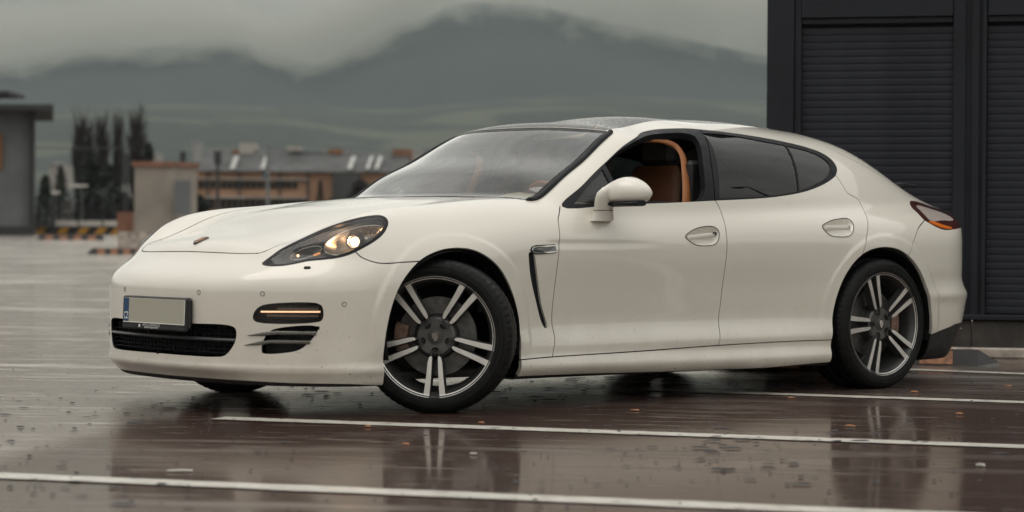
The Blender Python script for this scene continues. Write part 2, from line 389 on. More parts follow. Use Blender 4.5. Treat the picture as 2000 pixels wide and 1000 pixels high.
HATCH = [(2.82,0,1.37),(2.825,.30,1.36),(2.835,.50,1.32),(2.866,.612,1.278),(3.023,.655,1.209),(3.243,.667,1.134),(3.37,.660,1.092),(3.60,.655,1.01),(3.80,.64,.96)]
TAILL = [(3.357,.911),(3.405,.880),(3.507,.850),(3.62,.853),(3.75,.862),(3.90,.875),(3.93,.92),(3.88,.955),(3.70,.985),(3.50,1.01),(3.405,1.0)]
GRILLE = [(0,.258),(.212,.257),(.430,.259),(.477,.266),(.518,.306),(.536,.355),(.531,.388),(.500,.400),(.269,.402),(0,.402)]
DRL = [(.613,.430),(.618,.460),(.642,.487),(.683,.499),(.832,.504),(.845,.494),(.850,.470),(.848,.434),(.840,.422),(.628,.417)]
GILL = [(.675,.377),(.709,.393),(.836,.401),(.829,.370),(.810,.333),(.779,.299),(.732,.285),(.651,.283),(.646,.303),(.656,.347)]
BLADE = [(.447,.725),(.476,.722),(.500,.65),(.525,.565),(.552,.481),(.597,.380),(.592,.368),(.580,.370),(.562,.392),(.513,.498),(.464,.616),(.448,.687)]
LOWCUT = [(-1.2,.150),(-.9,.158),(-.74,.152),(-.542,.149),(-.37,.139),(.4,.152),(2.52,.155),(3.34,.279),(3.451,.302),(3.522,.314),(3.598,.329),(3.8,.335),(4.2,.34)]

HAND1 = [(1.462,.802),(1.497,.826),(1.579,.850),(1.672,.853),(1.696,.834),(1.690,.800),(1.665,.769),(1.600,.759),(1.522,.765)]
HAND2 = [(2.454,.859),(2.511,.884),(2.594,.900),(2.690,.901),(2.704,.877),(2.680,.836),(2.645,.813),(2.572,.807),(2.488,.819)]
V0, T0 = surface_nets(.015)
sk = Skin(V0, T0)
LB = dict(void=1, head=2, tail=3, grille=4, drl=5, gill=6, blade=7, wsrim=8, ws=9, roofglass=10, dlo=11, tri=12, fwin=13, rwin=14, quarter=15, rearglass=16, gap=20, under=21,
          hood=30, fbumper=31, rbumper=32, fdoor=33, rdoor=34, sill=35, hatch=36, cowl=37, headrim=38, hand1=39, hand2=40)
def setlab(m, k, allow=(0,)):
    sk.lab[m & np.isin(sk.lab, allow)] = LB[k] if isinstance(k, str) else k
def region(k, ch, poly, mask, allow=(0,), smooth=True, sharp=False):
    poly = np.array(poly, float)
    if poly.shape[1] == 3: poly = ch(poly)
    if smooth: poly = crom(poly, 5, True)
    g = sdf(ch(sk.V), mask(sk.V), poly); sk.cut(g)
    c = sk.cen(); g = sdf(ch(c), mask(c), poly); setlab(g < 0, k, allow)
def sympoly(p):  # half outline (x, a) from a=0 to a=0 -> closed polygon extended a little below a=0
    p = [tuple(q) for q in p]; return [(p[0][0], -.2)]+p+[(p[-1][0], -.2)]
def line3(pts, w=.0028, allow=(0,), n=10):
    P = crom(pts, n); P = project(P*1.0, 2); Tn = P[1:]-P[:-1]; Nn = grad_n((P[1:]+P[:-1])/2)
    side = np.cross(Tn, Nn); side /= np.linalg.norm(side, axis=1)[:, None]
    lo = P.min(0)-.05; hi = P.max(0)+.05
    def dist(Q):
        A = np.stack([Q[:, 0], np.abs(Q[:, 1]), Q[:, 2]], 1); m = ((A > lo) & (A < hi)).all(1)
        idx = np.nonzero(m)[0]; best = np.full(len(idx), 1e9); sg = np.zeros(len(idx))
        for a, b, n_ in zip(P[:-1], P[1:], side):
            d = b-a; r = A[idx]-a; t = np.clip((r@d)/(d@d), 0, 1); e = r-t[:, None]*d; q = np.sqrt((e*e).sum(1))
            u = q < best; best = np.where(u, q, best); sg = np.where(u, e@n_, sg)
        D_ = np.full(len(A), 1.0); S_ = np.full(len(A), 1.0); D_[idx] = best; S_[idx] = sg
        return D_, S_
    D_, S_ = dist(sk.V); sk.cut(S_, near=D_ < .035)
    D_, S_ = dist(sk.V); sk.cut(D_-w)
    D_, S_ = dist(sk.cen()); setlab(D_ < w, 'gap', allow)
def on_side(p2, a0=.93):
    """lift (x, z) points of the side chart on to the skin"""
    p2 = np.asarray(p2, float); lo = np.full(len(p2), .30); hi = np.full(len(p2), 1.06)
    for _ in range(24):
        m = (lo+hi)/2; f = Fb(np.stack([p2[:, 0], m, p2[:, 1]], 1)); lo = np.where(f < 0, m, lo); hi = np.where(f < 0, hi, m)
    return np.stack([p2[:, 0], hi, p2[:, 1]], 1)
ab = lambda V: np.abs(V[:, 1])
region('void', SIDE, crom(ARCH_F[1:-1], 5).tolist()+[ARCH_F[-1], ARCH_F[0]], lambda V: ab(V) > .60, smooth=False)
region('void', SIDE, crom(ARCH_R[1:-1], 5).tolist()+[ARCH_R[-1], ARCH_R[0]], lambda V: ab(V) > .60, smooth=False)
region('head', HEAD, HEADL, lambda V: (V[:, 0] < -.2) & (ab(V) > .45) & (V[:, 2] > .6))
g = sdf(HEAD(sk.V), (sk.V[:, 0] < -.2) & (np.abs(sk.V[:, 1]) > .45) & (sk.V[:, 2] > .6), crom(HEAD(np.array(HEADL)), 5, True)); sk.cut(g+.0145)
c = sk.cen(); g = sdf(HEAD(c), (c[:, 0] < -.2) & (np.abs(c[:, 1]) > .45) & (c[:, 2] > .6), crom(HEAD(np.array(HEADL)), 5, True)); setlab(g > -.0145, 'headrim', (LB['head'],))
region('tail', SIDE, TAILL, lambda V: (V[:, 0] > 3.2) & (ab(V) > .40))
region('grille', FRONT, sympoly(crom(GRILLE, 5)), lambda V: V[:, 0] < -.6, smooth=False)
region('drl', FRONT, DRL, lambda V: V[:, 0] < -.5)
region('gill', FRONT, GILL, lambda V: V[:, 0] < -.5)
region('blade', SIDE, BLADE, lambda V: ab(V) > .7)
region('hand1', SIDE, HAND1, lambda V: ab(V) > .7)
region('hand2', SIDE, HAND2, lambda V: ab(V) > .7)
wsp = np.concatenate([crom(WS[:5], 5), crom(WS[5:10], 5), crom(WS[10:], 5)])
wmask = lambda V: V[:, 2] > .955
region('wsrim', TOP, sympoly(wsp), wmask, smooth=False)
# the glass sits inside a black printed border
cen = sk.V; g = sdf(TOP(sk.V), wmask(sk.V), np.array(sympoly(wsp))); sk.cut(g+.030)
c = sk.cen(); g = sdf(TOP(c), wmask(c), np.array(sympoly(wsp))); setlab(g < -.030, 'ws', (LB['wsrim'],))
region('roofglass', TOP, sympoly(np.concatenate([crom(ROOF[:5], 5), crom(ROOF[5:], 5)])), lambda V: V[:, 2] > 1.2, smooth=False)
region('rearglass', TOP, sympoly(crom(RGLASS, 5)), lambda V: V[:, 2] > 1.08, smooth=False)
dmask = lambda V: (ab(V) > .42) & (V[:, 2] > .9)
region('dlo', SIDE, DLO, dmask)
dl = (LB['dlo'],)
region('tri', SIDE, TRI, dmask, dl, smooth=False)
region('fwin', SIDE, np.concatenate([crom(FWIN[1:9], 4), crom(FWIN[9:], 3), FWIN[:1]]), dmask, dl, smooth=False)
region('rwin', SIDE, np.concatenate([crom(RWIN[:15], 5), crom(RWIN[15:], 4)]), dmask, dl, smooth=False)
# divider between rear door glass and quarter glass
P = crom(RDIV, 6); m = dmask(sk.V) & (np.abs(sk.V[:, 0]-2.42) < .2); g = np.full(len(sk.V), 1.0); g[m] = seg_dist(SIDE(sk.V[m]), P[:-1], P[1:])-.006; sk.cut(g)
c = sk.cen(); m = dmask(c) & (np.abs(c[:, 0]-2.42) < .2); d = np.full(len(c), 1.0); d[m] = seg_dist(SIDE(c[m]), P[:-1], P[1:]); setlab(d < .006, 'dlo', (LB['rwin'],))
xdiv = np.interp(c[:, 2], P[::-1][:, 1], P[::-1][:, 0]); setlab(c[:, 0] > xdiv, 'quarter', (LB['rwin'],))
# shut lines
line3(HOODL); line3(COWL, .006)
for L_ in (DOOR1, DOOR2, DOOR3, SILL, SEAM, RBUMP): line3(on_side(L_))
line3(on_side([(1.886,1.352),(1.835,1.30),(1.778,1.19),(1.748,1.08),(1.728,.985)]), .0028, (LB['dlo'],))
line3(HATCH)
# lower edge of the painted body
P = crom(LOWCUT, 4); g = sk.V[:, 2]-np.interp(sk.V[:, 0], P[:, 0], P[:, 1]); sk.cut(g)
c = sk.cen(); setlab(c[:, 2] < np.interp(c[:, 0], P[:, 0], P[:, 1]), 'under')
c = sk.cen(); a = ab(c); x = c[:, 0]; z = c[:, 2]
def poly_in(pts2, ch): return inside(ch(c), np.array(pts2))
setlab(poly_in(DOOR1+[(1.701,.259)]+DOOR2[::-1]+[(1.7,1.0)], SIDE) & (a > .6), 'fdoor')
setlab(poly_in(DOOR2+[(2.131,.268),(2.54,.270)]+DOOR3[::-1]+[(1.73,1.0)], SIDE) & (a > .6), 'rdoor')
setlab((z < np.interp(x, [q[0] for q in SILL], [q[1] for q in SILL])) & (x > .38) & (x < 2.55) & (a > .5), 'sill')
hp = [(q[0], q[1]) for q in HOODL]+[(q[0], q[1]) for q in COWL[1:]]
setlab(inside(TOP(c), np.array(sympoly(hp))) & (z > .6), 'hood')
setlab((x > .25) & (x < .62) & (a < .74) & (z > .95) & inside(TOP(c), np.array([(.32,-.2),(.35,.25),(.42,.5),(.50,.66),(.52,.70),(.588,.745),(.545,.67),(.47,.5),(.40,.25),(.365,-.2)])), 'cowl')
zs = np.interp(x, [-.79,-.744,-.66,-.56,-.486,-.468,-.426,-.392,-.3,-.19], [.700,.672,.692,.71,.727,.703,.684,.677,.681,.686])
setlab((x < -.18) & (z < zs), 'fbumper')
setlab((x < -.60) & (z < .78) & (a < .62), 'fbumper')
xr = np.interp(z, [.2,.70,.80,.858,.890,.905], [3.0,3.105,3.19,3.26,3.334,3.375])
setlab((x > xr) & (z < .93), 'rbumper')
hx = np.interp(a, [0,.3,.5,.612,.64,.66], [2.82,2.825,2.835,2.866,2.96,3.06])
setlab((x > hx) & (a < np.interp(x, [2.8,2.866,3.023,3.243,3.37,3.6,4.1], [.6,.612,.655,.667,.66,.655,.62])), 'hatch')
NRM = grad_n(sk.V); NRM /= np.linalg.norm(NRM, axis=1)[:, None]

def panel(name, keys, mats, parent, side=0, off=0.0, flange=.010, flange_mat=None, cond=None, thick=None):
    """faces carrying the labels become one mesh with exact normals and an inward return all round"""
    labs = [LB[k] if isinstance(k, str) else k for k in (keys if isinstance(keys, (list, tuple)) else [keys])]
    m = np.isin(sk.lab, labs)
    if side: m &= (sk.cen()[:, 1]*side > 0)
    if cond is not None: m &= cond(sk.cen())
    T = sk.T[m]
    if not len(T): print('EMPTY', name); return None
    ids, inv = np.unique(T, return_inverse=True); T = inv.reshape(-1, 3)
    N = NRM[ids]; P = sk.V[ids]+N*off
    e = np.concatenate([T[:, [0, 1]], T[:, [1, 2]], T[:, [2, 0]]]); key = np.sort(e, 1)
    uq, first, cnt = np.unique(key, axis=0, return_index=True, return_counts=True)
    B = e[first[cnt == 1]]
    faces = [tuple(t) for t in T.tolist()]; verts = P; norms = N; nm = [0]*len(faces)
    if flange and len(B):
        n0 = len(P)
        a, b = B[:, 0], B[:, 1]
        t = P[b]-P[a]; o = np.cross(t, (N[a]+N[b])); o /= np.maximum(np.linalg.norm(o, axis=1), 1e-9)[:, None]
        fa = P[a]; fb = P[b]; ga = P[a]-N[a]*flange; gb = P[b]-N[b]*flange
        verts = np.concatenate([P, fa, fb, gb, ga]); norms = np.concatenate([N, o, o, o, o]); k = len(B)
        q = np.arange(k)
        F4 = np.stack([n0+k+q, n0+q, n0+3*k+q, n0+2*k+q], 1)
        faces += [tuple(t) for t in F4.tolist()]; nm += [1]*k
    me = bpy.data.meshes.new(name); me.from_pydata(verts.tolist(), [], faces); me.update()
    me.polygons.foreach_set('use_smooth', [True]*len(me.polygons))
    me.materials.append(mats)
    if flange_mat: me.materials.append(flange_mat); me.polygons.foreach_set('material_index', nm)
    me.normals_split_custom_set_from_vertices(norms.tolist())
    o = bpy.data.objects.new(name, me); COL.objects.link(o); o.parent = parent
    return o

def recess(name, key, ch, poly, depth, fall, mat, parent, side, off=0.0):
    """a shallow bowl pressed into the skin under one region"""
    m = (sk.lab == LB[key]) & (sk.cen()[:, 1]*side > 0); T = sk.T[m]; ids, inv = np.unique(T, return_inverse=True); T = inv.reshape(-1, 3)
    P_ = sk.V[ids]; q = crom(ch(np.array(poly)) if len(poly[0]) == 3 else np.array(poly), 5, True)
    d = np.maximum(seg_dist(ch(P_), q, np.roll(q, -1, 0)), 0); P_ = P_-NRM[ids]*(off+depth*(1-np.exp(-(d/fall)**1.5)))[:, None]
    me = bpy.data.meshes.new(name); me.from_pydata(P_.tolist(), [], T.tolist()); me.polygons.foreach_set('use_smooth', [True]*len(T)); me.materials.append(mat); me.update()
    o = bpy.data.objects.new(name, me); COL.objects.link(o); o.parent = parent; return o
def skin_at(x, z, side=-1, off=0.0):
    """points on the flank, pushed out by off"""
    P_ = on_side(np.stack([np.atleast_1d(x), np.atleast_1d(z)], 1).astype(float)); n = grad_n(P_); n /= np.linalg.norm(n, axis=1)[:, None]; P_ = P_+n*off; P_[:, 1] *= side*1.0
    return P_ if side > 0 else P_
def nose_at(a, z, off=0.0):
    """points on the nose at (|y|, z)"""
    a = np.atleast_1d(a).astype(float); z = np.atleast_1d(z).astype(float)+0*a; lo = np.full(len(a), -1.15); hi = np.full(len(a), -.3)
    for _ in range(26):
        m = (lo+hi)/2; f = Fb(np.stack([m, a, z], 1)); hi = np.where(f < 0, m, hi); lo = np.where(f < 0, lo, m)
    P_ = np.stack([lo, a, z], 1); n = grad_n(P_); n /= np.linalg.norm(n, axis=1)[:, None]; return P_+n*off, n

# ------------------------------------------------------------- materials
def new_mat(name):
    m = bpy.data.materials.new(name); m.use_nodes = True; nt = m.node_tree; nt.nodes.clear()
    out = nt.nodes.new('ShaderNodeOutputMaterial'); return m, nt, out
def N_(nt, kind, **kw):
    n = nt.nodes.new('ShaderNode'+kind)
    for k, v in kw.items():
        if k.startswith('i_'):
            key = k[2:].replace('_', ' ')
            n.inputs[int(key) if key.isdigit() else key].default_value = v
        else: setattr(n, k, v)
    return n
def LK(nt, a, b): nt.links.new(a, b)
def ramp(nt, src, stops, interp='LINEAR'):
    r = nt.nodes.new('ShaderNodeValToRGB'); r.color_ramp.interpolation = interp
    el = r.color_ramp.elements
    while len(el) < len(stops): el.new(.5)
    for e, (p, c) in zip(el, stops):
        e.position = p; e.color = (c, c, c, 1) if isinstance(c, (int, float)) else (*c, 1)
    LK(nt, src, r.inputs[0]); return r.outputs[0]
def noise(nt, scale, detail=4, rough=.55, vec=None, scl=None, dist=0.0, obj=True):
    n = N_(nt, 'TexNoise', i_Scale=scale, i_Detail=detail, i_Roughness=rough, i_Distortion=dist)
    if vec is None:
        tc = N_(nt, 'TexCoord'); vec = tc.outputs['Object']
    if scl is not None:
        mp = N_(nt, 'Mapping'); mp.inputs['Scale'].default_value = scl; LK(nt, vec, mp.inputs[0]); vec = mp.outputs[0]
    LK(nt, vec, n.inputs['Vector']); return n.outputs['Fac']
def mixc(nt, fac, a, b, blend='MIX'):
    m = N_(nt, 'Mix', data_type='RGBA', blend_type=blend)
    for s, v in ((m.inputs[0], fac), (m.inputs[6], a), (m.inputs[7], b)):
        if isinstance(v, (int, float)): s.default_value = v
        elif isinstance(v, tuple): s.default_value = (*v, 1)
        else: LK(nt, v, s)
    return m.outputs[2]
def math_(nt, op, a, b=None, c=None, clamp=False):
    m = N_(nt, 'Math', operation=op, use_clamp=clamp)
    for i, v in enumerate((a, b, c)):
        if v is None: continue
        if isinstance(v, (int, float)): m.inputs[i].default_value = v
        else: LK(nt, v, m.inputs[i])
    return m.outputs[0]
def bump(nt, h, strength=.3, dist=.01):
    b = N_(nt, 'Bump', i_Strength=strength, i_Distance=dist); LK(nt, h, b.inputs['Height']); return b.outputs[0]
def prin(name, col, rough=.5, metal=0.0, coat=0.0, coat_rough=.03, var=.06, vscale=6.0, bmp=0.0, bscale=200.0, spec=.5, emis=None, estr=0.0):
    """plain surface with a little unevenness in colour and gloss"""
    m, nt, out = new_mat(name); b = N_(nt, 'BsdfPrincipled')
    n = noise(nt, vscale, 5)
    lo = tuple(max(c*(1-var*2), 0) for c in col); hi = tuple(min(c*(1+var), 1) for c in col)
    LK(nt, ramp(nt, n, [(.3, lo), (.7, hi)]), b.inputs['Base Color'])
    LK(nt, ramp(nt, noise(nt, vscale*3.1, 4), [(.3, max(rough*.8, .0)), (.7, min(rough*1.25, 1))]), b.inputs['Roughness'])
    b.inputs['Metallic'].default_value = metal; b.inputs['Coat Weight'].default_value = coat; b.inputs['Coat Roughness'].default_value = coat_rough
    b.inputs['Specular IOR Level'].default_value = spec
    if emis: b.inputs['Emission Color'].default_value = (*emis, 1); b.inputs['Emission Strength'].default_value = estr
    if bmp: LK(nt, bump(nt, noise(nt, bscale, 3), bmp, .002), b.inputs['Normal'])
    LK(nt, b.outputs[0], out.inputs[0]); return m

def paint_mat():
    """off-white car paint, rain spots, road dirt and painted shade low on the flanks"""
    m, nt, out = new_mat('pearl_white_paint'); b = N_(nt, 'BsdfPrincipled')
    geo = N_(nt, 'NewGeometry'); sep = N_(nt, 'SeparateXYZ'); LK(nt, geo.outputs['Position'], sep.inputs[0])
    low = N_(nt, 'MapRange', i_1=.62, i_2=.10, i_3=0.0, i_4=1.0); LK(nt, sep.outputs[2], low.inputs[0])
    grime_shade = math_(nt, 'MULTIPLY', low.outputs[0], ramp(nt, noise(nt, 5, 6, .65, geo.outputs['Position']), [(.35, .15), (.75, .8)]))  # noisy road dirt, deepened low down to put flank shade into the colour
    fine = ramp(nt, noise(nt, 260, 2, .5, geo.outputs['Position']), [(.60, 0.0), (.72, 1.0)])
    spots = ramp(nt, noise(nt, 75, 2, .5, geo.outputs['Position']), [(.70, 0.0), (.74, 1.0)])
    vb = N_(nt, 'TexVoronoi', i_Scale=230.0); LK(nt, geo.outputs['Position'], vb.inputs['Vector'])
    beads = math_(nt, 'MULTIPLY', ramp(nt, vb.outputs['Distance'], [(.10, 1.0), (.32, 0.0)]), ramp(nt, noise(nt, 14, 3, .6, geo.outputs['Position']), [(.50, 0.0), (.62, .8)]))
    c = mixc(nt, math_(nt, 'MULTIPLY', grime_shade, .44), (.67, .635, .565), (.28, .22, .17))
    c = mixc(nt, math_(nt, 'MULTIPLY', fine, math_(nt, 'MULTIPLY', math_(nt, 'ADD', low.outputs[0], .16), .30)), c, (.20, .17, .14))
    c = mixc(nt, math_(nt, 'MULTIPLY', spots, math_(nt, 'MULTIPLY', low.outputs[0], .8)), c, (.08, .06, .05))
    LK(nt, c, b.inputs['Base Color'])
    b.inputs['Roughness'].default_value = .42
    b.inputs['Coat Weight'].default_value = 1.0
    LK(nt, math_(nt, 'ADD', math_(nt, 'MULTIPLY', grime_shade, .14), .02), b.inputs['Coat Roughness'])
    LK(nt, bump(nt, math_(nt, 'ADD', math_(nt, 'MULTIPLY', noise(nt, 2.2, 2, .4, geo.outputs['Position']), 8.0), beads), .10, .0022), b.inputs['Coat Normal'])
    LK(nt, b.outputs[0], out.inputs[0]); return m
def glass_mat(name, tint, opacity=0.0, dirt=.0, base=(.02, .02, .02), ior=1.5, gloss=1.0, boost=1.5):
    """one sheet of glass: tinted see-through, Fresnel mirror on top"""
    m, nt, out = new_mat(name)
    tr = N_(nt, 'BsdfTransparent'); tr.inputs[0].default_value = (*tint, 1)
    df = N_(nt, 'BsdfDiffuse'); df.inputs[0].default_value = (*base, 1)
    gl = N_(nt, 'BsdfGlossy', i_Roughness=.015); gl.inputs[0].default_value = (gloss, gloss, gloss, 1)
    fr = N_(nt, 'Fresnel', i_IOR=ior)
    ms = N_(nt, 'MixShader', i_0=opacity); LK(nt, tr.outputs[0], ms.inputs[1]); LK(nt, df.outputs[0], ms.inputs[2])
    if dirt:
        geo = N_(nt, 'NewGeometry')
        d = ramp(nt, noise(nt, 3, 6, .6, geo.outputs['Position']), [(.35, opacity), (.8, min(opacity+dirt, 1))]); LK(nt, d, ms.inputs[0])
    mx = N_(nt, 'MixShader'); LK(nt, math_(nt, 'MULTIPLY', fr.outputs[0], boost, clamp=True), mx.inputs[0]); LK(nt, ms.outputs[0], mx.inputs[1]); LK(nt, gl.outputs[0], mx.inputs[2])
    LK(nt, mx.outputs[0], out.inputs[0]); return m
def wet_roof_mat():
    m, nt, out = new_mat('rain_beaded_roof_glass'); b = N_(nt, 'BsdfPrincipled'); geo = N_(nt, 'NewGeometry')
    v = N_(nt, 'TexVoronoi', i_Scale=130.0); LK(nt, geo.outputs['Position'], v.inputs['Vector'])
    drops = ramp(nt, v.outputs['Distance'], [(.12, 1.0), (.36, 0.0)])
    pick = ramp(nt, noise(nt, 90, 3, .5, geo.outputs['Position']), [(.42, 0.0), (.55, 1.0)])
    h = math_(nt, 'MULTIPLY', drops, pick)
    b.inputs['Base Color'].default_value = (.012, .013, .014, 1); LK(nt, ramp(nt, pick, [(0, .10), (1, .32)]), b.inputs['Roughness'])
    LK(nt, bump(nt, h, .9, .003), b.inputs['Normal']); LK(nt, b.outputs[0], out.inputs[0]); return m
def emit_mat(name, col, s):
    m, nt, out = new_mat(name); e = N_(nt, 'Emission', i_Strength=s); e.inputs[0].default_value = (*col, 1); LK(nt, e.outputs[0], out.inputs[0]); return m
def ribbed_mat(name, col, scale, axis=0, rough=.25, metal=.0, emis=0.0):
    m, nt, out = new_mat(name); b = N_(nt, 'BsdfPrincipled'); tc = N_(nt, 'TexCoord')
    w = N_(nt, 'TexWave', i_Scale=scale, bands_direction='XYZ'[axis], wave_type='BANDS'); LK(nt, tc.outputs['Object'], w.inputs[0])
    LK(nt, ramp(nt, w.outputs['Fac'], [(.1, tuple(c*.55 for c in col)), (.9, col)]), b.inputs['Base Color'])
    LK(nt, bump(nt, w.outputs['Fac'], .6, .003), b.inputs['Normal']); b.inputs['Roughness'].default_value = rough; b.inputs['Metallic'].default_value = metal
    if emis: b.inputs['Emission Color'].default_value = (*col, 1); b.inputs['Emission Strength'].default_value = emis
    LK(nt, b.outputs[0], out.inputs[0]); return m
def bulb_mat(name):
    m, nt, out = new_mat(name); e = N_(nt, 'Emission'); lw = N_(nt, 'LayerWeight', i_Blend=.5)
    LK(nt, ramp(nt, lw.outputs['Facing'], [(0.0, (1.0, .80, .58)), (.45, (1.0, .62, .34)), (.9, (1.0, .40, .14))]), e.inputs[0]); LK(nt, ramp(nt, lw.outputs['Facing'], [(0, 1.0), (.6, .45), (1, .12)]), e.inputs[1])
    e2 = N_(nt, 'Math', operation='MULTIPLY'); e2.inputs[1].default_value = 11.0; LK(nt, e.inputs[1].links[0].from_socket, e2.inputs[0]); LK(nt, e2.outputs[0], e.inputs[1])
    LK(nt, e.outputs[0], out.inputs[0]); return m
M = {}
M['paint'] = paint_mat()
M['black_gloss'] = prin('gloss_black_trim', (.006, .006, .008), .35, spec=.22)
M['black_satin'] = prin('satin_black_trim', (.009, .010, .013), .5, spec=.22)
M['black_plastic'] = prin('black_plastic', (.012, .012, .013), .55, bmp=.2)
M['void'] = prin('black_liner', (.006, .006, .007), .8)
M['rubber'] = prin('tyre_rubber', (.0065, .0065, .007), .55, var=.3, vscale=14, bmp=.25, bscale=90, spec=.22)
M['grey_plastic'] = prin('charcoal_plastic', (.055, .055, .058), .35)
M['fin'] = prin('gunmetal_fin', (.17, .165, .15), .28, metal=.7)
M['chrome'] = prin('chrome', (.72, .72, .70), .07, metal=1.0)
M['dark_chrome'] = prin('dark_chrome', (.16, .16, .16), .14, metal=1.0)
M['alloy_face'] = prin('machined_alloy', (.80, .785, .75), .40, metal=1.0, var=.04, vscale=12)
M['alloy_dark'] = prin('dark_grey_alloy', (.060, .060, .059), .42, metal=.4, coat=.15, var=.15, vscale=12)
M['hub_grey'] = prin('satin_grey_hub', (.105, .104, .102), .38, metal=.5, var=.15, vscale=12)
M['disc'] = prin('brake_disc_steel', (.135, .13, .125), .5, metal=.8, var=.2, vscale=30)
M['caliper'] = prin('dusty_bronze_caliper', (.23, .145, .105), .5, metal=.3, var=.3, vscale=30)
M['bolt'] = prin('dark_steel_bolt', (.05, .045, .04), .4, metal=.8)
M['windscreen'] = glass_mat('windscreen_glass', (.84, .87, .84), .05, .07, (.30, .33, .31), gloss=1.0, boost=1.6)
M['clear_glass'] = glass_mat('clear_side_glass', (.70, .78, .75), .0, .04, (.2, .2, .2), boost=1.0)
M['dark_glass'] = glass_mat('smoked_glass', (.24, .29, .28), .10, .12, (.008, .009, .010), boost=.85)
M['lens'] = glass_mat('lamp_lens', (.95, .95, .94), 0.0, .04, (.3, .3, .3), boost=.8)
M['roof_glass'] = wet_roof_mat()
M['lamp_bowl'] = prin('lamp_housing', (.075, .076, .074), .34, metal=.3)
M['lamp_reflector'] = prin('lamp_reflector', (.42, .41, .39), .16, metal=.9)
M['lamp_lit'] = bulb_mat('warm_bulb')
M['lamp_glow'] = emit_mat('small_warm_bulb', (1.0, .50, .22), 5.0)
M['led'] = emit_mat('warm_led_strip', (1.0, .58, .34), 1.5)
M['amber'] = prin('amber_lens', (.55, .13, .01), .15, coat=1.0, emis=(.8, .16, .01), estr=.12)
M['amber_small'] = prin('amber_marker', (.7, .28, .08), .15, coat=1.0, emis=(1, .42, .12), estr=.5)
M['tail_red'] = prin('dark_red_lens', (.055, .010, .008), .12, coat=1.0)
M['tail_clear'] = ribbed_mat('clear_ribbed_lens', (.46, .40, .36), 24, 1, .2)
M['plate_blank'] = prin('plate_grey', (.36, .345, .28), .45, var=.01)
M['plate_blue'] = prin('plate_blue', (.005, .045, .12), .4, var=.02)
M['print_white'] = prin('white_print', (.75, .75, .72), .5, var=.02)
M['badge_gold'] = prin('gold_enamel', (.50, .22, .06), .25, metal=.6, coat=1, var=.35, vscale=160)
M['badge_dark'] = prin('dark_enamel', (.04, .02, .02), .3, coat=1)
M['tan'] = prin('cognac_leather', (.36, .13, .040), .5, var=.1, bmp=.3, bscale=120)
M['brown'] = prin('dark_cognac_leather', (.115, .044, .018), .55, var=.1)
M['beige'] = prin('beige_lining', (.42, .35, .24), .7)
M['interior_dark'] = prin('black_interior', (.012, .012, .013), .6)
M['headliner'] = prin('dark_headliner', (.035, .033, .031), .9)
M['underside'] = prin('dusty_underside', (.02, .018, .017), .7)
M['water_mud'] = prin('dried_mud', (.12, .095, .08), .8)

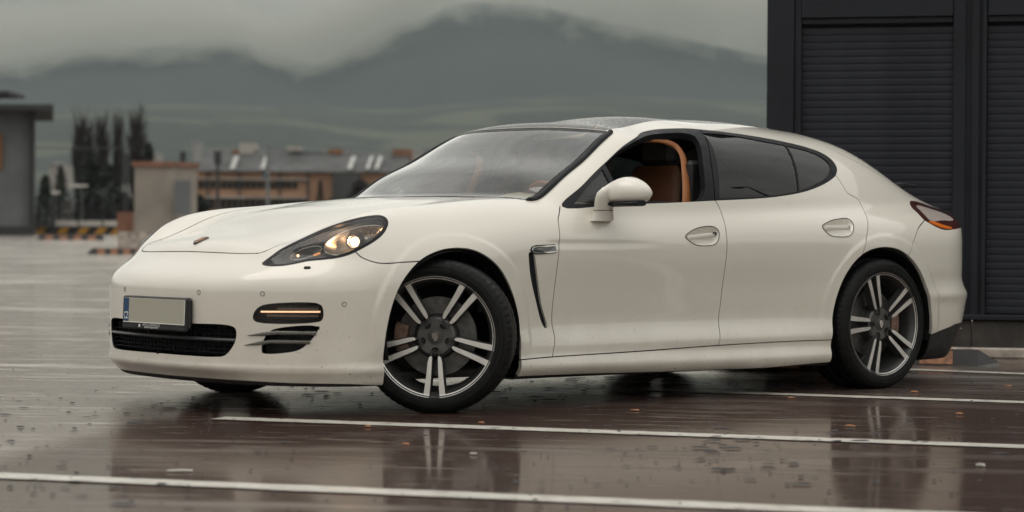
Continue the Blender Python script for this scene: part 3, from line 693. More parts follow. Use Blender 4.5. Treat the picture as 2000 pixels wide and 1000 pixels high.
# ------------------------------------------------------------- mesh helpers
class MB:
    def __init__(s): s.v = []; s.f = []; s.sm = []
    def add(s, V, Fc, smooth=False):
        n = len(s.v); s.v += [tuple(map(float, p)) for p in V]; s.f += [tuple(i+n for i in f) for f in Fc]; s.sm += [smooth]*len(Fc); return s
    def box(s, c, d, R=None):
        x, y, z = [q/2 for q in d]; V = np.array([(a*x, b*y, e*z) for a in (-1, 1) for b in (-1, 1) for e in (-1, 1)])
        if R is not None: V = V@np.array(R).T
        V = V+np.array(c); return s.add(V, [(0, 1, 3, 2), (4, 6, 7, 5), (0, 4, 5, 1), (2, 3, 7, 6), (0, 2, 6, 4), (1, 5, 7, 3)])
    def bbox(s, c, d, b=.01, R=None, smooth=False):
        """box with bevelled edges"""
        x, y, z = [q/2 for q in d]; b = min(b, x*.9, y*.9, z*.9); V = []; idx = {}
        for a in (-1, 1):
            for e in (-1, 1):
                for g in (-1, 1):
                    for ax in range(3):
                        q = [a*(x-b), e*(y-b), g*(z-b)]; q[ax] += (a, e, g)[ax]*b; idx[(a, e, g, ax)] = len(V); V.append(q)
        Fc = []
        for ax in range(3):
            for sg in (-1, 1):
                o = [i for i in range(3) if i != ax]; L = []
                for p, q in ((-1, -1), (1, -1), (1, 1), (-1, 1)):
                    k = [0, 0, 0]; k[ax] = sg; k[o[0]] = p; k[o[1]] = q; L.append(idx[(*k, ax)])
                Fc.append(L)
        for ax in range(3):
            o = [i for i in range(3) if i != ax]
            for p in (-1, 1):
                for q in (-1, 1):
                    L = []
                    for sg, w in ((-1, 0), (1, 0), (1, 1), (-1, 1)):
                        k = [0, 0, 0]; k[ax] = sg; k[o[0]] = p; k[o[1]] = q; L.append(idx[(*k, o[w])])
                    Fc.append(L)
        for k in [(a, e, g) for a in (-1, 1) for e in (-1, 1) for g in (-1, 1)]: Fc.append([idx[(*k, i)] for i in range(3)])
        V = np.array(V); cen = V.mean(0); out = []
        for f in Fc:
            P_ = V[f]; n = np.cross(P_[1]-P_[0], P_[2]-P_[0]); out.append(f if n@(P_.mean(0)-cen) > 0 else f[::-1])
        if R is not None: V = V@np.array(R).T
        return s.add(V+np.array(c), out, smooth)
    def lathe(s, prof, n=48, c=(0, 0, 0), axis=1, smooth=True, a0=0.0, a1=2*math.pi, mod=None):
        """profile of (r, h) turned about an axis (default y); h runs along the axis"""
        full = abs(a1-a0-2*math.pi) < 1e-6; m = n if full else n+1; V = []
        for i in range(m):
            t = a0+(a1-a0)*i/n
            for j, (r, h) in enumerate(prof):
                if mod: r = mod(r, h, i, j)
                p = [0, 0, 0]; o = [k for k in range(3) if k != axis]; p[axis] = h; p[o[0]] = r*math.cos(t); p[o[1]] = r*math.sin(t); V.append((p[0]+c[0], p[1]+c[1], p[2]+c[2]))
        k = len(prof); Fc = []
        for i in range(n):
            i2 = (i+1) % m
            for j in range(k-1): Fc.append((i*k+j, i*k+j+1, i2*k+j+1, i2*k+j))
        return s.add(V, Fc, smooth)
    def tube(s, pts, r, n=8, smooth=True, caps=True):
        P_ = [np.array(p, float) for p in pts]; V = []; rr = r if isinstance(r, (list, tuple, np.ndarray)) else [r]*len(P_)
        up = None
        for i, p in enumerate(P_):
            t = P_[min(i+1, len(P_)-1)]-P_[max(i-1, 0)]; t /= np.linalg.norm(t)+1e-12
            if up is None: up = np.array([0, 0, 1.]) if abs(t[2]) < .9 else np.array([1., 0, 0])
            a = np.cross(t, up); a /= np.linalg.norm(a)+1e-12; up = np.cross(a, t)
            for k in range(n):
                th = 2*math.pi*k/n; V.append(p+rr[i]*(math.cos(th)*a+math.sin(th)*up))
        Fc = [(i*n+k, i*n+(k+1) % n, (i+1)*n+(k+1) % n, (i+1)*n+k) for i in range(len(P_)-1) for k in range(n)]
        if caps: Fc += [tuple(range(n))[::-1], tuple((len(P_)-1)*n+k for k in range(n))]
        return s.add(V, Fc, smooth)
    def loft(s, rings, smooth=True, caps=True, closed=True):
        n = len(rings[0]); V = [p for R_ in rings for p in R_]; m = n if closed else n-1
        Fc = [(i*n+k, i*n+(k+1) % n, (i+1)*n+(k+1) % n, (i+1)*n+k) for i in range(len(rings)-1) for k in range(m)]
        if caps: Fc += [tuple(range(n))[::-1], tuple((len(rings)-1)*n+k for k in range(n))]
        return s.add(V, Fc, smooth)
    def prism(s, poly, axis, lo, hi, smooth=False):
        """2D outline extruded along an axis"""
        o = [k for k in range(3) if k != axis]; n = len(poly); V = []
        for h in (lo, hi):
            for p in poly:
                q = [0, 0, 0]; q[axis] = h; q[o[0]] = p[0]; q[o[1]] = p[1]; V.append(q)
        Fc = [tuple(range(n))[::-1], tuple(n+k for k in range(n))]+[(k, (k+1) % n, n+(k+1) % n, n+k) for k in range(n)]
        return s.add(V, Fc, smooth)
    def build(s, name, mat, parent=None, xf=None, bevel=0.0, autosmooth=False, fixn=True):
        me = bpy.data.meshes.new(name)
        V = np.array(s.v)
        if xf is not None: V = xf(V)
        me.from_pydata(V.tolist(), [], s.f)
        me.polygons.foreach_set('use_smooth', s.sm)
        me.materials.append(mat)
        if fixn:
            import bmesh
            bm = bmesh.new(); bm.from_mesh(me); bmesh.ops.recalc_face_normals(bm, faces=bm.faces)
            if bevel:
                ed = [e for e in bm.edges if len(e.link_faces) == 2 and e.calc_face_angle(0) > .6]
                bmesh.ops.bevel(bm, geom=ed, offset=bevel, segments=2, affect='EDGES', profile=.6)
            bm.to_mesh(me); bm.free()
        if any(s.sm): me.set_sharp_from_angle(angle=rad(38))
        me.update()
        o = bpy.data.objects.new(name, me); COL.objects.link(o)
        if parent is not None: o.parent = parent
        return o
def tag(o, label=None, cat=None, group=None, kind=None):
    if label: o['label'] = label
    if cat: o['category'] = cat
    if group: o['group'] = group
    if kind: o['kind'] = kind
    return o
def empty(name, loc=(0, 0, 0), rz=0.0):
    o = bpy.data.objects.new(name, None); COL.objects.link(o); o.location = loc; o.rotation_euler = (0, 0, rz); return o
def copy_tree(o, parent=None):
    c = o.copy(); COL.objects.link(c)
    c.parent = parent
    for ch in o.children: copy_tree(ch, c)
    return c
def text_mesh(name, body, size, mat, parent, loc, R, extrude=.0004, align='CENTER', sx=1.0):
    cu = bpy.data.curves.new(name, 'FONT'); cu.body = body; cu.size = size; cu.extrude = extrude; cu.align_x = align; cu.align_y = 'CENTER'
    o = bpy.data.objects.new(name, cu); COL.objects.link(o); bpy.context.view_layer.update()
    me = bpy.data.meshes.new_from_object(o.evaluated_get(bpy.context.evaluated_depsgraph_get())); bpy.data.objects.remove(o)
    V = np.zeros(len(me.vertices)*3); me.vertices.foreach_get('co', V); V = V.reshape(-1, 3)*[sx, 1, 1]; V = V@np.array(R).T+np.array(loc); me.vertices.foreach_set('co', V.ravel())
    me.materials.clear(); me.materials.append(mat); me.update()
    q = bpy.data.objects.new(name, me); COL.objects.link(q); q.parent = parent; return q

# ------------------------------------------------------------- the car
car = empty('sedan_car'); tag(car, 'white four-door fastback car with headlights lit and front wheels turned', 'car')
body_o = panel('body', [0], M['paint'], car, flange=.012)
hood = panel('hood', 'hood', M['paint'], car)
fb = panel('front_bumper', 'fbumper', M['paint'], car, flange=.02, flange_mat=M['black_satin'])
rb = panel('rear_bumper', 'rbumper', M['paint'], car, flange=.02)
tg = panel('tailgate', 'hatch', M['paint'], car)
panel('rear_window', 'rearglass', M['dark_glass'], tg, off=-.003)
panel('cowl_panel', 'cowl', M['black_plastic'], car, off=-.012)
panel('underbody', 'under', M['underside'], car, off=-.004)
panel('roof_panel', 'roofglass', M['roof_glass'], car, off=-.0015, flange=.012)
panel('windscreen_seal', 'wsrim', M['black_gloss'], car, off=-.0025, flange=.012)
panel('windscreen', 'ws', M['windscreen'], car, off=-.0035, flange=0)
panel('grille_surround', 'grille', M['void'], fb, off=-.085, flange=-.078)
doors = {}
for s in (-1, 1):
    panel('side_sill', 'sill', M['paint'], car, side=s, flange=.02)
    fd = panel('front_door', 'fdoor', M['paint'], car, side=s); rd = panel('rear_door', 'rdoor', M['paint'], car, side=s); doors[s] = (fd, rd)
    panel('panel_gap', 'gap', M['void'], car, side=s, off=-.0085, flange=0)
    panel('window_trim', 'dlo', M['black_satin'], car, side=s, off=-.0015, flange=.035)
    panel('quarter_light', 'tri', M['clear_glass'], fd, side=s, off=-.008, flange=0)
    if s > 0: panel('door_window', 'fwin', M['clear_glass'], fd, side=s, off=-.010, flange=0)
    panel('door_window', 'rwin', M['dark_glass'], rd, side=s, off=-.005, flange=0)
    panel('quarter_window', 'quarter', M['dark_glass'], car, side=s, off=-.005, flange=0)
    # intake behind the front wheel: black slot and its chrome-edged badge bar
    panel('vent_slot', 'blade', M['black_satin'], car, side=s, off=-.012, flange=0)
    bar = [(.470,.722),(.458,.738),(.468,.750),(.492,.7555),(.560,.7575),(.612,.7590),(.613,.7275),(.560,.7235),(.500,.7205)]
    def slab(pts, t0, t1, name, mat, par):
        P_ = np.array(pts); A = skin_at(P_[:, 0], P_[:, 1], s, t0); B = skin_at(P_[:, 0], P_[:, 1], s, t1); n = len(P_)
        return MB().add(list(A)+list(B), [tuple(range(n)), tuple(range(n, 2*n))[::-1]]+[(k, (k+1) % n, n+(k+1) % n, n+k) for k in range(n)]).build(name, mat, par)
    c_ = np.mean(bar, 0); vb = slab([(c_[0]+(x-c_[0])*1.05, c_[1]+(z-c_[1])*1.22) for x, z in bar], -.004, .0035, 'vent_badge', M['black_gloss'], car)
    slab(bar, .0035, .0065, 'chrome_edge', M['chrome'], vb)
    slab([(c_[0]+(x-c_[0])*.93+.004, c_[1]+(z-c_[1])*.66) for x, z in bar], .0064, .0072, 'badge_inlay', M['dark_chrome'], vb)
    slab([(.488,.738),(.500,.745),(.520,.748),(.522,.741),(.505,.738)], .0071, .0088, 'badge_mark', M['chrome'], vb)
    # door handles in their dished recesses
    for key, poly, door in (('hand1', HAND1, fd), ('hand2', HAND2, rd)):
        rc = recess('handle_recess', key, SIDE, poly, .030, .016, M['paint'], door, s)
        q = crom(poly, 6, True); P_ = skin_at(q[:, 0], q[:, 1], s, .0004); MB().tube(list(P_)+[P_[0]], .0021, 5, caps=False).build('recess_seal', M['void'], rc)
        p = np.array(poly); x0, x1 = p[:, 0].min()+.016, p[:, 0].max()-.030; zl, zr = p[0, 1], (p[4, 1]+p[5, 1])/2+.002
        rings = []
        for i in range(15):
            t = i/14; x = x0+(x1-x0)*t; z = zl+(zr-zl)*t-.004; hw = .0135*(1-.18*t)*(1 if 0 < i < 14 else .7); o = -.012+.011*min(1, 6*min(t, 1-t)+.3)
            cpt = skin_at(x, z, s, o)[0]
            rings.append([cpt+np.array([0, s*dx, dz]) for dx, dz in [(.004*math.cos(a)+.002, hw*math.sin(a)) for a in np.linspace(0, 2*math.pi, 11)[:-1]]])
        MB().loft(rings).build('door_handle', M['paint'], door)
        kx = x1-.012; kp = skin_at(kx, zr+.001, s, .003)[0]; MB().tube([kp-[0, s*.004, 0], kp+[0, s*.001, 0]], .0042, 10).build('handle_button', M['void'], rc)
        if key == 'hand1':
            kp = skin_at(x1+.010, zr+.002, s, -.006)[0]; MB().tube([kp-[0, s*.01, 0], kp+[0, s*.003, 0]], .0085, 14).build('key_lock', M['dark_chrome'], rc)
    # headlight
    hl = recess('headlight', 'head', HEAD, HEADL, .085, .035, M['lamp_bowl'], car, s, off=.004)
    panel('headlight_lens', 'head', M['lens'], hl, side=s, off=-.001, flange=0)
    panel('headlight_bezel', 'headrim', M['black_gloss'], hl, side=s, off=0.0, flange=.012)
    def ell(c, ax, b1, b2, r1, r2, n=40):
        return [np.array(c)+r1*math.cos(t)*np.array(b1)+r2*math.sin(t)*np.array(b2) for t in np.linspace(0, 2*math.pi, n+1)]
    fwd = np.array([-.80, -.50, .10]); fwd /= np.linalg.norm(fwd); e1 = np.cross(fwd, [0, 0, 1]); e1 /= np.linalg.norm(e1); e2 = np.cross(e1, fwd)
    mir = np.array([1, -s, 1.0])
    def place(P_): return np.array(P_)*mir if s > 0 else np.array(P_)
    mirv = np.array([1, -1, 1.]) if s > 0 else np.array([1, 1, 1.])
    sf = np.array([-.45, -.62, .64]); sf /= np.linalg.norm(sf)                   # outward through the lens
    u1 = np.array([.86, -.36, .36]); u1 -= sf*(u1@sf); u1 /= np.linalg.norm(u1); u2 = np.cross(sf, u1)
    if u2[2] < 0: u2 = -u2
    hc = np.array([-.440, -.790, .788])-sf*.016
    # large oval reflector: chrome rim, sloping funnel, ribbed rear panels, bulb in its shroud
    MB().tube(ell(hc, sf, u1, u2, .150, .066, 48), .0036, 6, caps=False).build('reflector_rim', M['lamp_reflector'], hl, xf=lambda V: V*mirv)
    rings = []
    for k, (f_, dpt) in enumerate([(1, 0), (.9, .012), (.75, .03), (.55, .045), (.30, .052)]):
        rings.append([np.array(p)-sf*dpt for p in ell(hc-u1*.0, sf, u1, u2, .150*f_, .066*f_, 40)[:-1]])
    MB().loft(rings, caps=False).build('reflector_funnel', M['lamp_reflector'], hl, xf=lambda V: V*mirv)
    bc = hc-u1*.006-sf*.010+u2*.002
    MB().lathe([(.0, .0), (.014, -.001), (.0225, -.005), (.0255, -.010), (.026, -.03), (.030, -.05)], 28, axis=2).build('projector_shroud', M['lamp_bowl'], hl, xf=lambda V: (bc+V[:, :1]*e1+V[:, 1:2]*e2+V[:, 2:3]*fwd)*mirv)
    MB().lathe([(.0, .011), (.010, .009), (.018, .003), (.0225, -.005)], 28, axis=2).build('projector_bulb', M['lamp_lit'], hl, xf=lambda V: (bc+V[:, :1]*e1+V[:, 1:2]*e2+V[:, 2:3]*fwd)*mirv)
    ld = bpy.data.lights.new('headlight_bulb', 'POINT'); ld.energy = .55; ld.color = (1.0, .55, .25); ld.shadow_soft_size = .006; lo_ = bpy.data.objects.new('headlight_bulb', ld); COL.objects.link(lo_); lo_.location = tuple((bc+fwd*.034)*mirv); lo_.parent = hl
    MB().lathe([(.0245, .004), (.0275, .006), (.0285, -.004)], 32, axis=2).build('projector_ring', M['lamp_reflector'], hl, xf=lambda V: (bc+V[:, :1]*e1+V[:, 1:2]*e2+V[:, 2:3]*fwd)*mirv)
    for k in range(3):
        pc = hc+u1*(.055+.030*k)-sf*.014
        MB().tube(ell(pc, sf, u1, u2, .010, .052-.011*k, 20), .0016, 5, caps=False).build('reflector_rib', M['lamp_bowl'], hl, xf=lambda V: V*mirv)
    # small forward reflector with its dim bulb, and an amber marker
    sc_ = np.array([-.640, -.695, .728])-sf*.012
    MB().tube(ell(sc_, sf, u1, u2, .074, .027, 40), .0022, 6, caps=False).build('reflector_rim', M['lamp_reflector'], hl, xf=lambda V: V*mirv)
    rings = [[np.array(p)-sf*d for p in ell(sc_, sf, u1, u2, .074*f_, .027*f_, 32)[:-1]] for f_, d in [(1, 0), (.8, .012), (.5, .022)]]
    MB().loft(rings, caps=False).build('reflector_funnel', M['lamp_bowl'], hl, xf=lambda V: V*mirv)
    gp_ = sc_-u1*.040+sf*.001
    MB().lathe([(.0, .004), (.004, .002), (.0055, -.003)], 12, axis=2).build('marker_bulb', M['lamp_glow'], hl, xf=lambda V: (gp_+V[:, :1]*e1+V[:, 1:2]*e2+V[:, 2:3]*fwd)*mirv)
    ap = sc_+u1*.040-u2*.026
    MB().bbox((0, 0, 0), (.034, .011, .006), .003).build('amber_marker', M['amber_small'], hl, xf=lambda V: (ap+V[:, :1]*u1+V[:, 1:2]*u2+V[:, 2:3]*sf)*mirv)
    wp = np.array([-.676, -.757, .655])
    MB().bbox((0, 0, 0), (.030, .018, .016), .004).build('washer_jet', M['black_plastic'], fb, xf=lambda V: (wp+V[:, :1]*np.array([.72, -.69, 0])+V[:, 1:2]*np.array([-.69, -.72, 0])*1.0+V[:, 2:3]*np.array([0, 0, 1.]))*mirv)
    # light unit and gills in the bumper
    dr = panel('bumper_light', 'drl', M['void'], fb, side=s, off=-.045, flange=-.038)
    panel('light_lens', 'drl', M['lens'], dr, side=s, off=-.004, flange=0)
    aa = np.linspace(.640, .842, 14); P_, n_ = nose_at(aa, .4625+(aa-.64)*.012, -.016); P_[:, 1] *= s
    MB().tube(P_, .0042, 6).build('led_strip', M['led'], dr)
    for zz, mt in ((.480, 'lamp_bowl'), (.441, 'lamp_bowl')):
        a2 = np.linspace(.70 if zz > .46 else .66, .836, 10); P_, n_ = nose_at(a2, zz, -.030); P_[:, 1] *= s; MB().tube(P_, .010, 6).build('light_reflector', M[mt], dr)
    gl = panel('side_intake', 'gill', M['void'], fb, side=s, off=-.050, flange=-.042)
    for z0_, z1_, a0_, a1_ in ((.357, .372, .588, .830), (.314, .333, .574, .812)):
        t = np.linspace(0, 1, 16); a2 = a0_+(a1_-a0_)*t; z2 = z0_+(z1_-z0_)*np.minimum(t*2.2, 1); P_, n_ = nose_at(a2, z2, .004)
        hh = .0085*np.minimum(1, .12+t*3.2); rings = []
        for p, n1, h_ in zip(P_, n_, hh):
            q = np.array([p+n1*h_*.55*math.cos(a)+np.array([0, 0, 1])*h_*math.sin(a) for a in np.linspace(0, 2*math.pi, 9)[:-1]]); q[:, 1] *= s; rings.append(q)
        MB().loft(rings).build('intake_fin', M['fin'], fb)
    # taillight
    tl = panel('taillight', 'tail', M['tail_red'], car, side=s, off=0.0, flange=.012)
    def tzone(name, poly, mat, off):
        gx = crom(poly, 3, True); nn = 14; cx_, cz_ = gx.mean(0); V = []; F4 = []
        for i in range(nn+1):
            for q in gx: V.append((cx_+(q[0]-cx_)*i/nn, cz_+(q[1]-cz_)*i/nn))
        V = np.array(V); P_ = skin_at(V[:, 0], V[:, 1], s, off); k = len(gx)
        for i in range(nn):
            for j in range(k): F4.append((i*k+j, (i+1)*k+j, (i+1)*k+(j+1) % k, i*k+(j+1) % k))
        MB().add(P_, F4, True).build(name, mat, tl)
    tzone('clear_lens', [(3.412,.904),(3.440,.972),(3.47,.985),(3.60,.965),(3.68,.935),(3.70,.908),(3.55,.902)], M['tail_clear'], .0015)
    tzone('amber_lens', [(3.392,.894),(3.450,.896),(3.53,.877),(3.615,.862),(3.60,.857),(3.50,.861)], M['amber'], .0015)
    # exhaust tip
    ex = [(.046, -.10), (.048, .0), (.047, .006), (.042, .005), (.041, -.09)]
    MB().lathe(ex, 32, c=(0, 0, 0), axis=0).build('exhaust_tip', M['chrome'], car, xf=lambda V: V*[1, 1.35, .9]+np.array([3.865, s*.66, .300]))
    # mirror
    mb = MB(); rings = []
    T_ = [0, .03, .10, .22, .36, .5, .64, .76, .86, .94, .985, 1]
    hU = [.020, .034, .050, .068, .080, .081, .073, .061, .047, .032, .018, .006]
    hL = [.036, .046, .050, .050, .050, .050, .049, .047, .042, .032, .018, .006]
    dp = [.094, .108, .113, .112, .108, .108, .103, .092, .076, .054, .028, .008]
    for t, hu, hl_, d in zip(T_, hU, hL, dp):
        y = s*(.905+.225*t); x = 1.010+.026*t; zc = 1.005+.004*t; ring = []
        for a in np.linspace(0, 2*math.pi, 25)[:-1]:
            cx_, sz_ = math.cos(a), math.sin(a); px = (-d*abs(cx_)**.85 if cx_ > 0 else .014*abs(cx_)**.5); pz = (hu if sz_ > 0 else hl_)*math.copysign(abs(sz_)**(.95 if sz_ > 0 else .62), sz_)
            ring.append((x+px, y, zc+pz))
        rings.append(ring)
    fold = .13 if s > 0 else 0.0                         # the far mirror is folded back
    XM = lambda V: V+np.array([fold, -fold*.9, 0])
    mo = mb.loft(rings).build('door_mirror', M['paint'], fd, xf=XM)
    # black underside of the mirror shell, foot and stalk
    rings = []
    for t, w_ in ((.17, .055), (.22, .062), (.5, .070), (.8, .058), (.93, .030)):
        y = s*(.905+.225*t); x = .972+.026*t; rings.append([(x+w_*math.cos(a)*1.02, y, .960+(.004*t)+.014*math.sin(a)-.004) for a in np.linspace(0, 2*math.pi, 17)[:-1]])
    MB().loft(rings).build('mirror_underside', M['black_satin'], mo, xf=XM)
    rings = []
    for z_, cx_, cy_, rx, ry in ((.875, .932, .905, .068, .040), (.895, .934, .912, .063, .038), (.925, .928, .920, .055, .034), (.945, .924, .928, .056, .032), (.965, .924, .934, .060, .032), (.985, .926, .940, .064, .032), (1.010, .932, .948, .066, .030), (1.035, .950, .955, .056, .026), (1.048, .965, .96, .034, .018)):
        rings.append([(cx_+rx*math.cos(a), s*(cy_+ry*math.sin(a)), z_) for a in np.linspace(0, 2*math.pi, 21)[:-1]])
    MB().loft(rings).build('mirror_foot', M['paint'], mo)
    MB().loft([[(.928+.0565*math.cos(a), s*(.920+.0355*math.sin(a)), z_) for a in np.linspace(0, 2*math.pi, 21)[:-1]] for z_ in (.9245, .9275)]).build('mirror_seam', M['void'], mo)
    MB().bbox((1.040, s*1.015, 1.005), (.006, .16, .09), .003).build('mirror_glass', M['chrome'], mo, xf=XM)
    # wheel housings
    for X, R0, side_ in ((.01, .405, 'f'), (2.93, .415, 'r')):
        prof = [(R0-.02, s*.938), (R0-.015, s*.90), (R0, s*.86), (R0, s*.52), (.05, s*.50)]
        MB().lathe(prof, 40, axis=1, a0=-.25, a1=math.pi+.25).build('wheel_housing', M['void'], car, xf=lambda V: V+np.array([X, 0, .345]))
    # parking sensors are drawn by a fine ring each
for (a, z) in ((.318, .541), (.652, .542), (.897, .499)):
    for s in (-1, 1):
        if a > .85: c0 = skin_at(-.576, .499, s, .0006)[0]; n0 = np.array([-.35, s*.93, 0])
        else: p, n = nose_at(a, z, .0006); c0 = p[0]*[1, s, 1]; n0 = n[0]*[1, s, 1]
        n0 = n0/np.linalg.norm(n0); b1 = np.cross(n0, [0, 0, 1]); b1 /= np.linalg.norm(b1); b2 = np.cross(n0, b1)
        MB().tube([c0+.0095*(math.cos(t)*b1+math.sin(t)*b2) for t in np.linspace(0, 2*math.pi, 25)], .0011, 5, caps=False).build('parking_sensor', M['void'], fb)

# grille: frame-coloured chin, slats and a fine mesh behind
def nose_bar(name, z, half, hgt, dep, off, mat, parent, bend=0.0):
    a = np.linspace(-half, half, 41); P_, n_ = nose_at(np.abs(a), z+bend*(a/half)**2, off); P_[:, 1] = a
    rings = [[(p[0]+dep*math.cos(t), p[1], p[2]+hgt*math.sin(t)) for t in np.linspace(0, 2*math.pi, 11)[:-1]] for p in P_]
    return MB().loft(rings).build(name, mat, parent)
nose_bar('grille_bar', .3345, .528, .0085, .016, -.016, M['grey_plastic'], fb)
for z in (.276, .294, .313): nose_bar('grille_slat', z, .52, .0032, .012, -.030, M['black_satin'], fb)
for z in (.356, .376): nose_bar('grille_slat', z, .54, .0032, .012, -.034, M['black_satin'], fb)
mesh = MB()
for a in np.arange(-.50, .501, .0333):
    P_, n_ = nose_at(np.array([abs(a)]*2), np.array([.265, .395]), -.045); mesh.box(((P_[0][0]+P_[1][0])/2, a, .33), (.008, .0035, .135))
tag(mesh.build('grille_mesh', M['black_plastic'], fb), kind='stuff')
# number plate in its dealer frame, plate blanked out
pl_z, pl_x = .443, -.993
FR = np.array([[0, .035, -1.0], [-1, 0, 0], [0, 1.0, .035]])        # columns: plate right, up, out in world
FR = np.array([[0, .035, -.9994], [-1, 0, 0], [0, .9994, .035]])
def PF(V): return np.stack([V[:, 0], V[:, 1], V[:, 2]], 1)@FR.T+np.array([pl_x, 0, pl_z])
lp = MB().bbox((0, -.004, -.012), (.548, .152, .024), .007).build('licence_plate', M['black_plastic'], fb, xf=PF)
MB().bbox((.255, -.000, -.022), (.050, .146, .030), .012).build('plate_bracket', M['black_plastic'], lp, xf=PF)
MB().bbox((.004, .008, .0013), (.520, .110, .0026), .0012).build('plate_blank', M['plate_blank'], lp, xf=PF)
MB().bbox((-.234, .008, .0030), (.043, .108, .0012), .0005).build('plate_band', M['plate_blue'], lp, xf=PF)
for c_, d_ in (((.004, -.0485, .0030), (.522, .0035, .003)), ((.2665, .006, .0030), (.0028, .112, .003))): MB().bbox(c_, d_, .001).build('plate_edge', M['print_white'], lp, xf=PF)
text_mesh('plate_text', 'CZ', .046, M['print_white'], lp, PF(np.array([[-.233, -.020, .0040]]))[0], FR, sx=.62)
text_mesh('frame_text', 'AUTO Z DOVOZU.CZ', .0150, M['print_white'], lp, PF(np.array([[-.015, -.0575, .0006]]))[0], FR)
text_mesh('frame_text', 'KVALITNI OJETE VOZY', .0115, M['print_white'], lp, PF(np.array([[-.015, -.0695, .0006]]))[0], FR)
MB().lathe([(0, .0008), (.007, .0006), (.0075, 0)], 14, c=(-.118, -.063, .0004), axis=2).build('frame_emblem', M['print_white'], lp, xf=PF)

# crest on the nose of the hood
def crest(name, size, parent, base, right, up, out, gold, dark, bright):
    sh = [(0, .62), (.26, .58), (.47, .50), (.46, .10), (.38, -.25), (.20, -.52), (0, -.66), (-.20, -.52), (-.38, -.25), (-.46, .10), (-.47, .50), (-.26, .58)]
    X = lambda V: np.array(base)+size*(V[:, :1]*np.array(right)+V[:, 1:2]*np.array(up)+V[:, 2:3]*np.array(out))
    o = MB().prism(sh, 2, -.02, .06).build(name, dark, parent, xf=X)
    MB().prism([(x*.88, y*.88) for x, y in sh], 2, .055, .085).build('crest_field', gold, o, xf=X)
    for sx_ in (-1, 1):
        for k in range(3):
            y0 = (.14+.11*k) if sx_ > 0 else (-.40+.11*k)
            MB().box((sx_*.23, y0+.02, .09), (.26, .055, .02)).build('crest_stripe', dark, o, xf=X)
    MB().prism([(x*.34, y*.34) for x, y in sh], 2, .08, .12).build('crest_shield', bright, o, xf=X)
    return o
b0 = np.array([[-.745, 0.0, .77]]); b0 = project(b0, 3); bn = grad_n(b0)[0]; bn /= np.linalg.norm(bn); bu = np.array([1., 0, 0]); bu -= bn*(bu@bn); bu /= np.linalg.norm(bu)
crest('hood_badge', .062, hood, b0[0]+bn*.001, (0, -1, 0), bu, bn, M['badge_gold'], M['badge_dark'], M['badge_gold'])

# raised rear spoiler
MB().bbox((3.90, 0, 1.112), (.12, .62, .018), .009, R=np.array(Matrix.Rotation(rad(4), 3, 'Y'))).build('rear_spoiler', M['black_satin'], tg)
for s in (-1, 1): MB().bbox((3.90, s*.2, 1.07), (.04, .03, .10), .008).build('spoiler_strut', M['black_satin'], tg)
# black rain strips along the windscreen pillars
for s in (-1, 1):
    e_ = crom(WS[4:11], 6); lo = np.full(len(e_), .9); hi = np.full(len(e_), 1.5)
    for _ in range(24):
        m = (lo+hi)/2; f = Fb(np.stack([e_[:, 0], e_[:, 1], m], 1)); lo = np.where(f < 0, m, lo); hi = np.where(f < 0, hi, m)
    P_ = np.stack([e_[:, 0], e_[:, 1], hi], 1); n_ = grad_n(P_); P_ = P_+n_*.001; P_[:, 1] *= s
    MB().tube(P_, [.004]+[.0145]*(len(P_)-2)+[.004], 8).build('rain_strip', M['black_satin'], car)
# wiper stubs at the foot of the windscreen
for pts in ([(.50,.10,.992),(.53,-.05,.999),(.60,-.25,1.000)], [(.48,.30,.985),(.50,.22,.995),(.56,.05,1.003)]):
    MB().tube(pts, .006, 6).build('wiper', M['black_plastic'], car)

